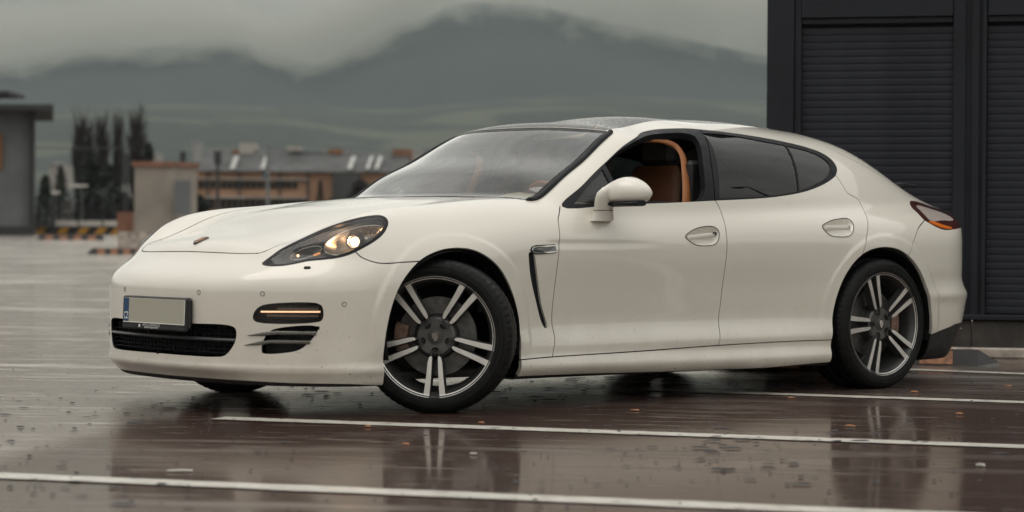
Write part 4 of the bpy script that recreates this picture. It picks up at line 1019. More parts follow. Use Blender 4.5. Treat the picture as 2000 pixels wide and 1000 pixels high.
# ------------------------------------------------------------- wheels
def wheel(name, loc, s, steer, phase, wide):
    w = wide/2; oy = -1.0                                # local outer face looks along -y
    def mod(r, h, i, j):
        if abs(h) > w*.60 and r > .335: return r-(.0035 if (i % 4) == 0 else 0)
        return r
    prof = [(.262, w-.012), (.275, w-.002), (.300, w+.004), (.322, w), (.338, w-.010), (.3465, w-.022), (.3495, w-.034), (.350, w*.55), (.343, w*.53), (.343, w*.49), (.351, w*.47), (.351, w*.12), (.343, w*.10), (.343, -w*.10), (.351, -w*.12), (.351, -w*.47), (.343, -w*.49), (.343, -w*.53), (.350, -w*.55), (.3495, -w+.034), (.3465, -w+.022), (.338, -w+.010), (.322, -w), (.300, -w-.004), (.275, -w+.002), (.262, -w+.012)]
    R_ = np.array(Matrix.Rotation(steer, 3, 'Z')); L_ = np.array(loc)
    flip = np.array([1, -s*1.0, 1]) if s > 0 else np.array([1, 1, 1.])
    def XF(V): return (V*flip)@R_.T+L_
    def XT(V):
        q = XF(V); low = q[:, 2] < .002; q[low, 2] = .002-.0*(q[low, 2]); return q
    ty = MB().lathe(prof, 272, axis=1, mod=mod).build(name, M['rubber'], car, xf=XT, fixn=True)
    # raised sidewall rings
    for rr in (.291, .312): MB().lathe([(rr, -w-.0015), (rr+.002, -w-.0042), (rr+.004, -w-.0015)], 96).build('sidewall_ring', M['rubber'], ty, xf=XF)
    o = -w+.006                                          # plane of the rim lip
    rim = MB(); rim.lathe([(.276, o+.004), (.2765, o-.003), (.272, o-.005), (.2655, o-.003), (.262, o+.006), (.252, o+.016), (.246, o+.05), (.236, o+.09), (.232, w*.5), (.243, w-.03), (.262, w-.01), (.276, w-.01)], 120)
    rim = rim.build('rim', M['alloy_dark'], ty, xf=XF)
    def P(r, a, y): return (r*math.cos(a), y, r*math.sin(a))
    bright = MB(); dark = MB()
    for k in range(5):
        c = phase+k*2*math.pi/5
        for sg in (-1, 1):
            outl = [(.088, .0185, .003), (.094, .0205, .0072), (.115, .0235, .0095), (.16, .0265, .0105), (.21, .0305, .0120), (.262, .0365, .0135)]
            def ringp(r, off, hw, y):
                out = []
                for lat in (off-hw, off+hw):
                    out.append((r*math.cos(c)-sg*lat*math.sin(c), y, r*math.sin(c)+sg*lat*math.cos(c)))
                return out
            F_, S_ = [], []
            for r, off, hw in outl:
                yf = o+.012-.010*((r-.088)/.175)**.8+.0; a_, b_ = ringp(r, off, hw, yf)
                F_.append((a_, b_))
            V = [p for q in F_ for p in q]; bright.add(V, [(2*i, 2*i+1, 2*i+3, 2*i+2) for i in range(len(outl)-1)])
            # dark flanks and back of the spoke
            rings = []
            for r, off, hw in [(.060, .016, .004)]+outl:
                yf = o+.013-.010*((max(r, .088)-.088)/.175)**.8; a_, b_ = ringp(r, off, hw+.0012, yf+.0025); c_, d_ = ringp(r, off, hw+.006, yf+.040)
                rings.append([a_, b_, d_, c_])
            dark.loft(rings, smooth=False)
            # bright arc of the lip from this spoke towards the neighbouring pair
            a0 = math.atan2(.0365-.0135, .262)*1.0; a1 = math.pi/5; n = 14
            V = []
            for i in range(n+1):
                t = a0+(a1-a0)*i/n
                for r in (.2615, .2735): V.append(P(r, c+sg*t, o-.0005-.0052*(r > .27)))
            bright.add(V, [(2*i, 2*i+1, 2*i+3, 2*i+2) for i in range(n)])
    # hub: dished centre with five bolt pockets
    hub = MB(); hub.lathe([(.0, o+.020), (.034, o+.019), (.036, o+.024), (.052, o+.023), (.080, o+.022), (.090, o+.030), (.094, o+.060), (.0, o+.062)], 60)
    dark.build('spoke_body', M['alloy_dark'], rim, xf=XF); bright.build('spoke_face', M['alloy_face'], rim, xf=XF, fixn=True); hub.build('hub', M['hub_grey'], rim, xf=XF)
    return ty, XF, o, w, R_
def wheel_full(name, loc, s, steer, phase, wide):
    ty, XF, o, w, R_ = wheel(name, loc, s, steer, phase, wide)
    for k in range(5):
        c = phase+k*2*math.pi/5; x, z = .064*math.cos(c), .064*math.sin(c)
        MB().lathe([(.0175, o+.0205), (.0175, o+.0190), (.0150, o+.0190), (.0130, o+.0225), (.0, o+.0225)], 20, c=(x, 0, z)).build('bolt_seat', M['void'], ty, xf=XF)
        MB().lathe([(.0, o+.0150), (.0075, o+.0155), (.0085, o+.0225)], 6, c=(x, 0, z), smooth=False).build('wheel_bolt', M['bolt'], ty, xf=XF)
    MB().lathe([(.0, o+.0165), (.026, o+.0168), (.0315, o+.0185), (.033, o+.022)], 32).build('hub_cap', M['alloy_dark'], ty, xf=XF)
    cb = XF(np.array([[0, o+.0164, 0], [1, o+.0164, 0], [0, o+.0164, 1], [0, o-1+.0164, 0]])); base = cb[0]
    crest('hub_crest', .036, ty, base, cb[1]-base, cb[2]-base, cb[3]-base, M['chrome'], M['badge_dark'], M['chrome'])
    MB().lathe([(.090, o+.095), (.092, o+.088), (.180, o+.088), (.180, o+.116), (.09, o+.116)], 72).build('brake_disc', M['disc'], ty, xf=XF)
    MB().lathe([(.0, o+.066), (.092, o+.066), (.104, o+.087)], 40).build('disc_bell', M['alloy_dark'], ty, xf=XF)
    sgn = 1.0
    a_c = math.pi*(1.02 if name == 'front_wheel' else .0)
    cal = MB(); rings = []
    for t in np.linspace(-.42, .42, 13):
        e = 1-abs(t/.42)**6*.35
        rings.append([((r)*math.cos(a_c+t), y, r*math.sin(a_c+t)) for r, y in ((.128, o+.078), (.134, o+.058), (.165, o+.052*1.0), (.192*e+.192*(1-e)*.95, o+.056), (.200, o+.09), (.200, o+.14), (.128, o+.14))])
    cal.loft(rings).build('brake_caliper', M['caliper'], ty, xf=XF)
    MB().tube([(.10*math.cos(a_c+.9), o+.13, .10*math.sin(a_c+.9)), (.16*math.cos(a_c+.6), o+.12, .16*math.sin(a_c+.6)), (.19*math.cos(a_c+.2), o+.15, .19*math.sin(a_c+.2))], .006, 8).build('brake_hose', M['black_plastic'], ty, xf=XF)
    MB().lathe([(.0, o+.118), (.12, o+.118), (.13, o+.13), (.09, .07), (.0, .09)], 32).build('wheel_carrier', M['void'], ty, xf=XF)
    vc = math.radians(-128); MB().tube([(.232*math.cos(vc), o+.03, .232*math.sin(vc)), (.205*math.cos(vc+.05), o+.022, .205*math.sin(vc+.05))], .0035, 6).build('tyre_valve', M['black_plastic'], ty, xf=XF)
    return ty
ST = -rad(46)          # local -y face swings towards -x
wheel_full('front_wheel', (0, -.829, .345), -1, ST, rad(-90), .255)
wheel_full('front_wheel', (0, .829, .345), 1, -rad(44)*0+ST, rad(-60), .255)
wheel_full('rear_wheel', (2.92, -.822, .345), -1, 0, rad(-108), .285)
wheel_full('rear_wheel', (2.92, .822, .345), 1, 0, rad(-100), .285)
# floor pan, subframes and silencer under the car
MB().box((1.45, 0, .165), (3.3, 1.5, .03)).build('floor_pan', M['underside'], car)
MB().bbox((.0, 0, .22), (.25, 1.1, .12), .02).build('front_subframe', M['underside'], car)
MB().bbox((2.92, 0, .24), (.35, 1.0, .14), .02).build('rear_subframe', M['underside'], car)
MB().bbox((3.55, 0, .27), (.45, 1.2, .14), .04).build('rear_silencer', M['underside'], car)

# ------------------------------------------------------------- cabin
inn = sk.cen()
hd = panel('headliner', [0, 'roofglass', 'hatch'], M['headliner'], car, off=-.035, flange=0, cond=lambda c: (c[:, 2] > 1.28) & (c[:, 0] > 1.22) & (c[:, 0] < 2.9))
MB().bbox((1.55, 0, .46), (2.6, 1.62, .03), .01).build('cabin_floor', M['interior_dark'], car)
MB().bbox((.60, 0, .70), (.06, 1.60, .50), .01).build('bulkhead', M['interior_dark'], car)
# dashboard with its hooded instrument binnacle
rings = []
for y in np.linspace(-.74, .74, 21):
    b_ = .052*math.exp(-((y+.37)/.20)**2); k = 1-.25*(abs(y)/.74)**3; bx = .10*(abs(y)/.74)**2
    rings.append([(x+bx, y, z) for x, z in ((.56, .930), (.70, .955+b_*.2), (.84, .965+b_), (.93, .955+b_), (.965, .93+b_), (1.0, .88), (.98, .76), (.90, .62), (.62, .60))])
MB().loft(rings).build('dashboard', M['beige'], car)
sw = MB(); c0 = np.array([1.10, -.37, .90]); ax_ = np.array([.90, 0, .43]); b2_ = np.array([-.43, 0, .90])
sw.tube([c0+.185*(math.cos(t)*np.array([0, 1., 0])+math.sin(t)*b2_) for t in np.linspace(0, 2*math.pi, 41)], .015, 8, caps=False)
sw = sw.build('steering_wheel', M['tan'], car)
MB().lathe([(0, .02), (.06, .015), (.075, -.02)], 24, axis=2).build('wheel_hub_pad', M['interior_dark'], sw, xf=lambda V: c0+V[:, :1]*np.array([0, 1., 0])+V[:, 1:2]*b2_+V[:, 2:3]*ax_)
for a in (0, math.pi, -math.pi/2): MB().tube([c0+.05*(math.cos(a)*np.array([0, 1, 0])+math.sin(a)*b2_), c0+.18*(math.cos(a)*np.array([0, 1, 0])+math.sin(a)*b2_)], .014, 8).build('wheel_spoke', M['interior_dark'], sw)
def seat(x, y, name='front_seat', w=.27, top=1.20, rest=True):
    rings = []
    for z, xx, ww, d in ((.62, x+.02, w, .06), (.70, x+.04, w+.01, .075), (.85, x+.09, w, .07), (1.0, x+.135, w-.03, .06), (top-.08, x+.175, w-.09, .05), (top-.03, x+.19, w-.12, .03)):
        rings.append([(xx+d*math.copysign(abs(math.cos(a))**.7, math.cos(a)), y+ww*math.copysign(abs(math.sin(a))**.7, math.sin(a)), z) for a in np.linspace(0, 2*math.pi, 25)[:-1]])
    o = MB().loft(rings).build(name, M['brown'], car)
    if rest: MB().bbox((x+.215, y, top+.045), (.09, .24, .16), .035, smooth=False).build('headrest', M['interior_dark'], o)
    MB().bbox((x-.20, y, .64), (.50, w*2, .14), .04).build('seat_cushion', M['tan'], o)
    for sg in (-1, 1): MB().tube([(x+.02+.06*t, y+sg*(w-.02-.06*max(0, t-1)), .66+.14*t) for t in np.linspace(0, 3.2, 9)], .028, 8).build('seat_bolster', M['tan'], o)
    return o
seat(1.62, -.37); seat(1.62, .37); seat(2.55, -.36, 'rear_seat', .30, 1.10); seat(2.55, .36, 'rear_seat', .30, 1.10)
# cognac-trimmed frame round the open driver's window, seen from outside
for s in (-1, 1):
    arc = [(1.15,.70,1.165),(1.30,.665,1.243),(1.43,.625,1.276),(1.55,.60,1.288),(1.64,.60,1.286),(1.70,.62,1.262),(1.712,.655,1.215),(1.690,.70,1.115),(1.655,.745,1.0),(1.63,.76,.90)]
    P_ = crom(arc, 5); P_[:, 1] *= s; rings = []
    for i, p in enumerate(P_):
        t = P_[min(i+1, len(P_)-1)]-P_[max(i-1, 0)]; t /= np.linalg.norm(t); o_ = np.array([0, s, .3]); o_ /= np.linalg.norm(o_); b_ = np.cross(t, o_); k = min(1, .35+i/len(P_)*1.5)
        rings.append([p+b_*(.010+.016*max(0,(i/len(P_)-.35))/.65)*1.2*k*math.cos(a)+o_*.010*math.sin(a) for a in np.linspace(0, 2*math.pi, 9)[:-1]])
    MB().loft(rings).build('pillar_trim', M['tan'], car)
    MB().bbox((1.24, s*.785, .79), (.84, .06, .31), .02).build('door_card', M['tan'], car)
    MB().bbox((2.15, s*.80, .82), (.80, .06, .31), .02).build('door_card', M['brown'], car)
    MB().bbox((1.75, s*.70, .88), (.10, .05, .62), .02).build('centre_pillar', M['interior_dark'], car)
    MB().tube([(1.72, s*.66, 1.18), (1.72, s*.64, 1.0), (1.70, s*.62, .75)], .008, 6).build('seat_belt', M['interior_dark'], car)
# rear-view mirror and sun visors
MB().lathe([(0, -.012), (.10, -.010), (.108, 0), (.10, .012), (0, .012)], 28, axis=0).build('interior_mirror', M['interior_dark'], car, xf=lambda V: V*[1, 1.05, .42]+np.array([1.10, -.0, 1.255]))
MB().tube([(1.06, 0, 1.325), (1.08, 0, 1.29), (1.10, 0, 1.26)], .012, 8).build('mirror_stalk', M['interior_dark'], car)
for s in (-1, 1): MB().bbox((1.20, s*.34, 1.318), (.14, .36, .014), .006, R=np.array(Matrix.Rotation(rad(-22), 3, 'Y'))).build('sun_visor', M['beige'], car)

# ------------------------------------------------------------- the place: ground
FPX = 4473.135
def at(u, v, dist):
    """point seen at photo position (u, v) of 2000 x 1000 at a depth in metres"""
    return CAM+dist*(CR*(u-1000)/FPX-CU*(v-500)/FPX+CF)
FL2 = np.array([CF[0], CF[1]]); FL2 /= np.linalg.norm(FL2); RT2 = np.array([CR[0], CR[1]]); RT2 /= np.linalg.norm(RT2)
def depth_of(x, y): return (x-CAM[0])*FL2[0]+(y-CAM[1])*FL2[1]
def deck_z(d): # the deck rises very gently away from the car, for drainage
    d = np.asarray(d, float)-17; return np.where(d > 0, .0062*d*np.clip(d/14, 0, 1)**.5, 0)
def ground_hit(u, v):
    lo, hi = 3.0, 400.0; ds = np.linspace(5, 200, 8000); P_ = np.array([at(u, v, d) for d in ds[::40]])
    g = P_[:, 2]-deck_z(ds[::40]); i = int(np.argmax(g < 0)) if (g < 0).any() else len(g)-1
    a, b = ds[::40][max(i-1, 0)], ds[::40][i]
    for _ in range(24):
        m = (a+b)/2; p = at(u, v, m)
        if p[2]-deck_z(m) < 0: b = m
        else: a = m
    return at(u, v, b), b
def frame_xy(X, D): return np.array([CAM[0]+RT2[0]*X+FL2[0]*D, CAM[1]+RT2[1]*X+FL2[1]*D])

def wet_deck_mat():
    """dark red-brown coated concrete wet with rain: puddles mirror, damp ridges scatter"""
    m, nt, out = new_mat('wet_deck'); b = N_(nt, 'BsdfPrincipled'); geo = N_(nt, 'NewGeometry')
    mp = N_(nt, 'Mapping', vector_type='POINT'); mp.inputs['Rotation'].default_value = (0, 0, -math.atan2(RT2[1], RT2[0])+rad(8)); LK(nt, geo.outputs['Position'], mp.inputs[0]); P_ = mp.outputs[0]
    big = noise(nt, .28, 4, .55, P_, (1, 2.2, 1), .4); mid = noise(nt, 1.1, 5, .6, P_, (.55, 2.6, 1), .5); fine = noise(nt, 26, 5, .6, P_, (.5, 1.6, 1)); grit = noise(nt, 210, 3, .6, P_)
    c = ramp(nt, mid, [(.25, (.040, .018, .014)), (.5, (.060, .030, .023)), (.8, (.088, .048, .037))])
    c = mixc(nt, ramp(nt, grit, [(.40, 0.0), (.62, .75)]), c, (.016, .012, .011))
    c = mixc(nt, ramp(nt, noise(nt, 95, 3, .6, P_), [(.64, 0.0), (.70, .8)]), c, (.17, .135, .115))
    LK(nt, c, b.inputs['Base Color'])
    wet = ramp(nt, math_(nt, 'ADD', math_(nt, 'MULTIPLY', big, .45), math_(nt, 'MULTIPLY', mid, .55)), [(.36, 0.0), (.47, 1.0)])
    patch = ramp(nt, noise(nt, 7.5, 7, .72, P_, (.20, 1.3, 1), .6), [(.585, 0.0), (.63, 1.0)])
    dry = math_(nt, 'MAXIMUM', math_(nt, 'SUBTRACT', 1.0, wet), math_(nt, 'MULTIPLY', patch, .75))
    nt.nodes.remove(b)
    nb = bump(nt, grit, .6, .003)
    df = N_(nt, 'BsdfDiffuse', i_Roughness=.6); LK(nt, c, df.inputs[0]); LK(nt, nb, df.inputs['Normal'])
    h = math_(nt, 'ADD', math_(nt, 'MULTIPLY', grit, math_(nt, 'ADD', .07, math_(nt, 'MULTIPLY', dry, .6))), math_(nt, 'ADD', math_(nt, 'MULTIPLY', mid, .9), math_(nt, 'MULTIPLY', fine, math_(nt, 'ADD', .05, math_(nt, 'MULTIPLY', dry, .3)))))
    nc = bump(nt, h, .20, .004)
    g1 = N_(nt, 'BsdfGlossy'); g1.inputs[0].default_value = (.97, .92, .87, 1); LK(nt, math_(nt, 'ADD', .05, math_(nt, 'MULTIPLY', fine, .05)), g1.inputs['Roughness']); LK(nt, nc, g1.inputs['Normal'])     # standing water
    g2 = N_(nt, 'BsdfGlossy'); g2.inputs[0].default_value = (1.0, .95, .885, 1); LK(nt, math_(nt, 'ADD', .27, math_(nt, 'MULTIPLY', dry, .10)), g2.inputs['Roughness']); LK(nt, nc, g2.inputs['Normal'])      # wetted grain
    def dotp(vec):
        d_ = N_(nt, 'VectorMath', operation='DOT_PRODUCT'); LK(nt, geo.outputs['Position'], d_.inputs[0]); d_.inputs[1].default_value = (vec[0], vec[1], 0); return math_(nt, 'SUBTRACT', d_.outputs['Value'], float(CAM[0]*vec[0]+CAM[1]*vec[1]))
    # sheen put in beyond and left of the car, to brighten the sky reflection
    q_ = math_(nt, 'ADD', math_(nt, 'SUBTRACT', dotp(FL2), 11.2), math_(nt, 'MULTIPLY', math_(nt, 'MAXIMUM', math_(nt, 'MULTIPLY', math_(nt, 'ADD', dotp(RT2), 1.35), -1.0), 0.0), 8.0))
    sky_sheen = N_(nt, 'MapRange', interpolation_type='SMOOTHSTEP', i_1=-.6, i_2=1.6, i_3=0.0, i_4=1.0); LK(nt, math_(nt, 'ADD', q_, math_(nt, 'MULTIPLY', math_(nt, 'SUBTRACT', mid, .5), 3.0)), sky_sheen.inputs[0]); sky_sheen = sky_sheen.outputs[0]
    f2 = N_(nt, 'Fresnel', i_IOR=1.5); m2 = N_(nt, 'MixShader'); LK(nt, math_(nt, 'MULTIPLY', f2.outputs[0], math_(nt, 'ADD', math_(nt, 'ADD', .20, math_(nt, 'MULTIPLY', sky_sheen, .50)), math_(nt, 'MULTIPLY', dry, .25))), m2.inputs[0]); LK(nt, df.outputs[0], m2.inputs[1]); LK(nt, g2.outputs[0], m2.inputs[2])
    f1 = N_(nt, 'Fresnel', i_IOR=1.36); mx = N_(nt, 'MixShader'); LK(nt, math_(nt, 'MULTIPLY', f1.outputs[0], math_(nt, 'SUBTRACT', math_(nt, 'SUBTRACT', .66, math_(nt, 'MULTIPLY', sky_sheen, .28)), math_(nt, 'MULTIPLY', dry, .36), clamp=True)), mx.inputs[0]); LK(nt, m2.outputs[0], mx.inputs[1]); LK(nt, g1.outputs[0], mx.inputs[2])
    LK(nt, mx.outputs[0], out.inputs[0]); return m
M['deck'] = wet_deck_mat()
def line_mat():
    m, nt, out = new_mat('worn_white_marking'); b = N_(nt, 'BsdfPrincipled'); geo = N_(nt, 'NewGeometry'); P_ = geo.outputs['Position']
    c = ramp(nt, noise(nt, 9, 6, .7, P_), [(.34, (.17, .14, .12)), (.43, (.50, .47, .42)), (.7, (.66, .63, .57))])
    c = mixc(nt, ramp(nt, noise(nt, 120, 3, .6, P_), [(.58, 0.0), (.68, .7)]), c, (.14, .11, .10))
    LK(nt, c, b.inputs['Base Color']); b.inputs['Roughness'].default_value = .5; b.inputs['Coat Weight'].default_value = .35; b.inputs['Coat Roughness'].default_value = .15
    LK(nt, bump(nt, noise(nt, 160, 3, .6, P_), .5, .002), b.inputs['Normal']); LK(nt, b.outputs[0], out.inputs[0]); return m
M['line'] = line_mat()
# one sheet: flat round the car, rising by half a degree, then the deck edge and the plain below out to the horizon
Xs = np.concatenate([[-6000, -2500, -900, -300, -120], np.linspace(-60, 60, 41), [120, 300, 900, 2500, 6000]])
Ds = np.concatenate([[-60, -20, -5], np.linspace(0, 40, 41), np.linspace(44, 156, 29), [157, 175, 300, 700, 1500, 3000, 9000]])
V = []; 
for d in Ds:
    for x in Xs:
        p = frame_xy(x, d); z = float(deck_z(d)) if d <= 156.5 else -9.0-(.02*(d-175) if d > 1500 else 0); V.append((p[0], p[1], z))
n = len(Xs); Fc = [(i*n+j, i*n+j+1, (i+1)*n+j+1, (i+1)*n+j) for i in range(len(Ds)-1) for j in range(n-1)]
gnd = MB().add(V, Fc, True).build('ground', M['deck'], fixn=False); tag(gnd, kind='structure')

# bay markings: one straight line each, 2.5 m apart
LD = np.array([3.24, -1.24]); LD /= np.linalg.norm(LD)
def marking(p0, p1, e0=0.0, e1=0.0, w=.15):
    """a painted line between two ground points given by where the photo shows them, run on past either end"""
    q = []
    for u, v in (p0, p1):
        p, d = ground_hit(u, v); q.append(np.array([(p[0]-CAM[0])*RT2[0]+(p[1]-CAM[1])*RT2[1], d]))
    L = (q[1]-q[0])/np.linalg.norm(q[1]-q[0]); a = q[0]-L*e0; b = q[1]+L*e1; nn = np.array([-L[1], L[0]])*w/2; n_ = 110; V = []
    rng = random.Random(int(p0[1]))
    for i in range(n_+1):
        t = a+(b-a)*i/n_; e = 1+.07*rng.uniform(-1, 1)
        for s in (-1, 1): g = frame_xy(*(t+nn*s*e)); V.append((g[0], g[1], float(deck_z((t+nn*s)[1]))+.004))
    o = MB().add(V, [(2*i, 2*i+1, 2*i+3, 2*i+2) for i in range(n_)]).build('bay_marking', M['line'], fixn=False); tag(o, kind='structure'); return o
marking((0, 931), (1640, 1000), 3.0, 3.0); marking((425, 818), (2000, 874), 0, 2.5); marking((1200, 760), (2000, 787), 0, 2.5); marking((1600, 716), (2000, 731), 0, 2.5)
marking((-60, 552), (190, 536), 3, .4, .15)

# ------------------------------------------------------------- right: metal-clad hall with roller shutters
WA = rad(-13.0); WD = np.array([math.cos(WA), math.sin(WA)])     # along the wall, in (X, depth)
corner = (495/FPX*16.05, 16.05)
def wall_xf(V):
    """(along, out of the wall, up) -> world"""
    V = np.asarray(V, float); out = []
    nrm = np.array([WD[1], -WD[0]])      # towards the camera
    for a, o, z in V:
        q = np.array(corner)+WD*a+nrm*o; g = frame_xy(*q); out.append((g[0], g[1], z))
    return np.array(out)
M['clad'] = prin('anthracite_cladding', (.0160, .0178, .0240), .5, var=.15, vscale=1.3, spec=.25)
M['clad2'] = prin('anthracite_shutter', (.0190, .0208, .0280), .5, var=.22, vscale=1.7, spec=.25)
M['plinth'] = prin('damp_concrete_plinth', (.055, .048, .042), .7, var=.3, vscale=4, bmp=.3)
hall = empty('storage_hall'); tag(hall, 'dark metal-clad hall with roller shutters on a concrete plinth', 'building')
HT_ = 3.9; def_sc = 1.0
MB().bbox((.095, -.05, .27+HT_/2), (.19, .10, HT_), .004).build('corner_panel', M['clad'], hall, xf=wall_xf)
MB().box((6.0, -3.1, .27+HT_/2), (12.0, 6.0, HT_)).build('wall', M['clad'], hall, xf=wall_xf)
for a0, w in ((.205, .018), (.225, .03), (1.325, .085), (1.415, .012), (1.432, .055), (1.495, .03), (2.60, .085), (2.70, .055), (3.87, .085), (3.97, .055)):
    MB().bbox((a0, -.052, .27+HT_/2), (w, .10, HT_), .004).build('post', M['clad'], hall, xf=wall_xf)
for a0, a1 in ((.24, 1.28), (1.515, 2.555), (2.73, 3.82)):
    MB().bbox(((a0+a1)/2, -.035, 2.33+.9), (a1-a0, .09, 1.8), .006).build('lintel_panel', M['clad'], hall, xf=wall_xf)
for a0, a1 in ((1.285, 1.51), (2.56, 2.725), (3.825, 4.02)): MB().bbox(((a0+a1)/2, -.085, .27+HT_/2), (a1-a0, .12, HT_), .004).build('post_backing', M['clad'], hall, xf=wall_xf)
a = -.02
while a < 9:
    MB().bbox((a+.36, -.06, .12), (.716, .12, .24), .006).build('plinth_block', M['plinth'], hall, xf=wall_xf); a += .72
MB().bbox((4.6, -.02, .262), (9.2, .13, .036), .005).build('sill_flashing', M['clad'], hall, xf=wall_xf)
slat_me = {}
for si, (a0, a1) in enumerate(((.24, 1.28), (1.515, 2.555), (2.73, 3.82))):
    sh = MB().bbox(((a0+a1)/2, -.050, 2.31), (a1-a0, .07, .045), .006).build('roller_shutter', M['clad'], hall, xf=wall_xf)
    hgt = .0508; nsl = int((2.30-.285)/hgt)
    prof = [(-.0252, .0050), (-.0215, .0082), (-.008, .0095), (.010, .0095), (.0210, .0080), (.0250, .0050), (.0250, -.006), (-.0252, -.006)]
    for k in range(nsl):
        z = .285+hgt*(k+.5); key = round(a1-a0, 3)
        if key not in slat_me:
            ring = [[(xx, y-.058, zz) for zz, y in prof] for xx in (0, a1-a0)]
            V0_ = wall_xf([p for R_ in ring for p in R_]); base = wall_xf([(0, 0, 0)])[0]
            me_o = MB().add(V0_-base, [tuple(range(8)), tuple(range(8, 16))[::-1]]+[(i, (i+1) % 8, 8+(i+1) % 8, 8+i) for i in range(8)]).build('slat', M['clad2'], sh); slat_me[key] = me_o.data; o = me_o
        else:
            o = bpy.data.objects.new('slat', slat_me[key]); COL.objects.link(o); o.parent = sh
        b_ = wall_xf([(a0, 0, z)])[0]; o.location = b_

# wheel stops: black rubber with ochre reflective panels
M['stop_black'] = prin('black_rubber_stop', (.014, .013, .013), .5, coat=.4, coat_rough=.15)
M['stop_ochre'] = prin('ochre_reflector', (.34, .16, .085), .45, var=.3, vscale=30)
M['kerb'] = prin('pale_kerb', (.42, .36, .31), .6, var=.3, vscale=8)
def wheel_stop(c, ang, L, label, w=.15, h=.10, panels=3):
    t = empty('wheel_stop', (c[0], c[1], c[2]), ang); tag(t, label, 'wheel stop', 'rubber wheel stops on the deck')
    MB().loft([[(x, -w/2*k, 0), (x, -w*.30*k, h*hk), (x, w*.30*k, h*hk), (x, w/2*k, 0)] for x, k, hk in ((-L/2, .9, .25), (-L/2+.13, 1, 1), (L/2-.13, 1, 1), (L/2, .9, .25))], smooth=False).build('stop_body', M['stop_black'], t)
    for i in range(panels):
        x = -L/2+.2+(L-.4)*(i+.5)/panels; q = (L-.4)/panels*.55
        MB().add([(x-q/2, -w/2+.003-.0035, .012), (x+q/2, -w/2-.0005, .012), (x+q/2, -w*.30-.0035, h*.93), (x-q/2, -w*.30-.0035, h*.93)], [(0, 1, 2, 3)]).build('reflector_panel', M['stop_ochre'], t)
        MB().box((x, 0, h+.003), (q, w*.5, .006)).build('reflector_panel', M['stop_ochre'], t)
    return t
ang0 = math.atan2(RT2[1], RT2[0])
p, d = ground_hit(1770, 712); wheel_stop((p[0], p[1], 0), ang0-rad(12), 1.15, 'black wheel stop with an ochre panel behind the rear bumper by the dark hall', panels=2)
p, d = ground_hit(1545, 722); wheel_stop((p[0], p[1], 0), ang0-rad(12), 1.0, 'wheel stop seen under the car sill between the car and the hall', panels=3)
# low pale kerb strip along the hall
MB().bbox((4.3, .34, .035), (8.8, .05, .07), .01).build('kerb_strip', M['kerb'], xf=wall_xf); tag(bpy.data.objects['kerb_strip'], kind='structure')

# leaves, chips and grit on the deck
M['leaf'] = prin('dead_leaf', (.36, .15, .05), .5, var=.3, vscale=60); M['chip'] = prin('pale_chip', (.42, .40, .36), .5, var=.1, vscale=60); M['grit'] = prin('black_grit', (.008, .007, .007), .5)
def scrap(u, v, L, W, H_, mat, name, label, cat, group, seed):
    rng = random.Random(seed); p, d = ground_hit(u, v); n = 9; t = [2*math.pi*i/n for i in range(n)]; a0 = ang0+rng.uniform(-.5, .5)
    V = []
    for z, k in ((.0045, 1.0), (.0045+H_, .82)):
        for q in t:
            r = (1+rng.uniform(-.22, .22))*k; x, y = L/2*math.cos(q)*r, W/2*math.sin(q)*r; V.append((x*math.cos(a0)-y*math.sin(a0), x*math.sin(a0)+y*math.cos(a0), z+(H_*rng.uniform(-.3, .5) if z > .005 else 0)))
    o = MB().add(V, [tuple(range(n))[::-1], tuple(range(n, 2*n))]+[(i, (i+1) % n, n+(i+1) % n, n+i) for i in range(n)]).build(name, M[mat]); o.location = (p[0], p[1], float(deck_z(d))); tag(o, label, cat, group); return o
for i, (u, v, L, lab) in enumerate(((792, 870, .030, 'orange leaf scrap below the front wheel in the near bay'), (1660, 834, .045, 'orange leaf beside the dark reflection of the rear wheel'), (1786, 767, .045, 'small tan leaf right of the rear tyre'), (1545, 779, .04, 'tan leaf lying on the short white line by the rear tyre'), (1875, 810, .04, 'tan leaf at the right between two white lines'), (1240, 803, .04, 'pale tan leaf under the car sill on the wet deck'), (718, 835, .03, 'tiny brown leaf just under the long white line by the front tyre'), (940, 828, .03, 'tiny brown leaf near the long white line right of the front tyre'), (1968, 755, .04, 'tan leaf at the right edge of the deck'))):
    scrap(u, v, L, L*.65, .004, 'leaf', 'fallen_leaf', lab, 'leaf', 'leaf scraps on the deck', i)
scrap(925, 889, .030, .016, .005, 'chip', 'paper_scrap', 'small white scrap lying in the near bay right of the wheel reflection', 'scrap', 'pale scraps on the deck', 41)
scrap(355, 922, .10, .035, .004, 'chip', 'paper_scrap', 'long crumpled white scrap above the nearest white line', 'scrap', 'pale scraps on the deck', 42)
scrap(1915, 912, .036, .02, .006, 'chip', 'paper_scrap', 'small white scrap at the right of the near bay', 'scrap', 'pale scraps on the deck', 43)
gr = MB(); rng = random.Random(8)
spots_ = []
for _ in range(520):
    D_ = rng.uniform(6.2, 15); X = rng.uniform(-.235, .235)*D_; spots_.append((X, D_, rng.choice((.004, .006, .007, .010)), 1))
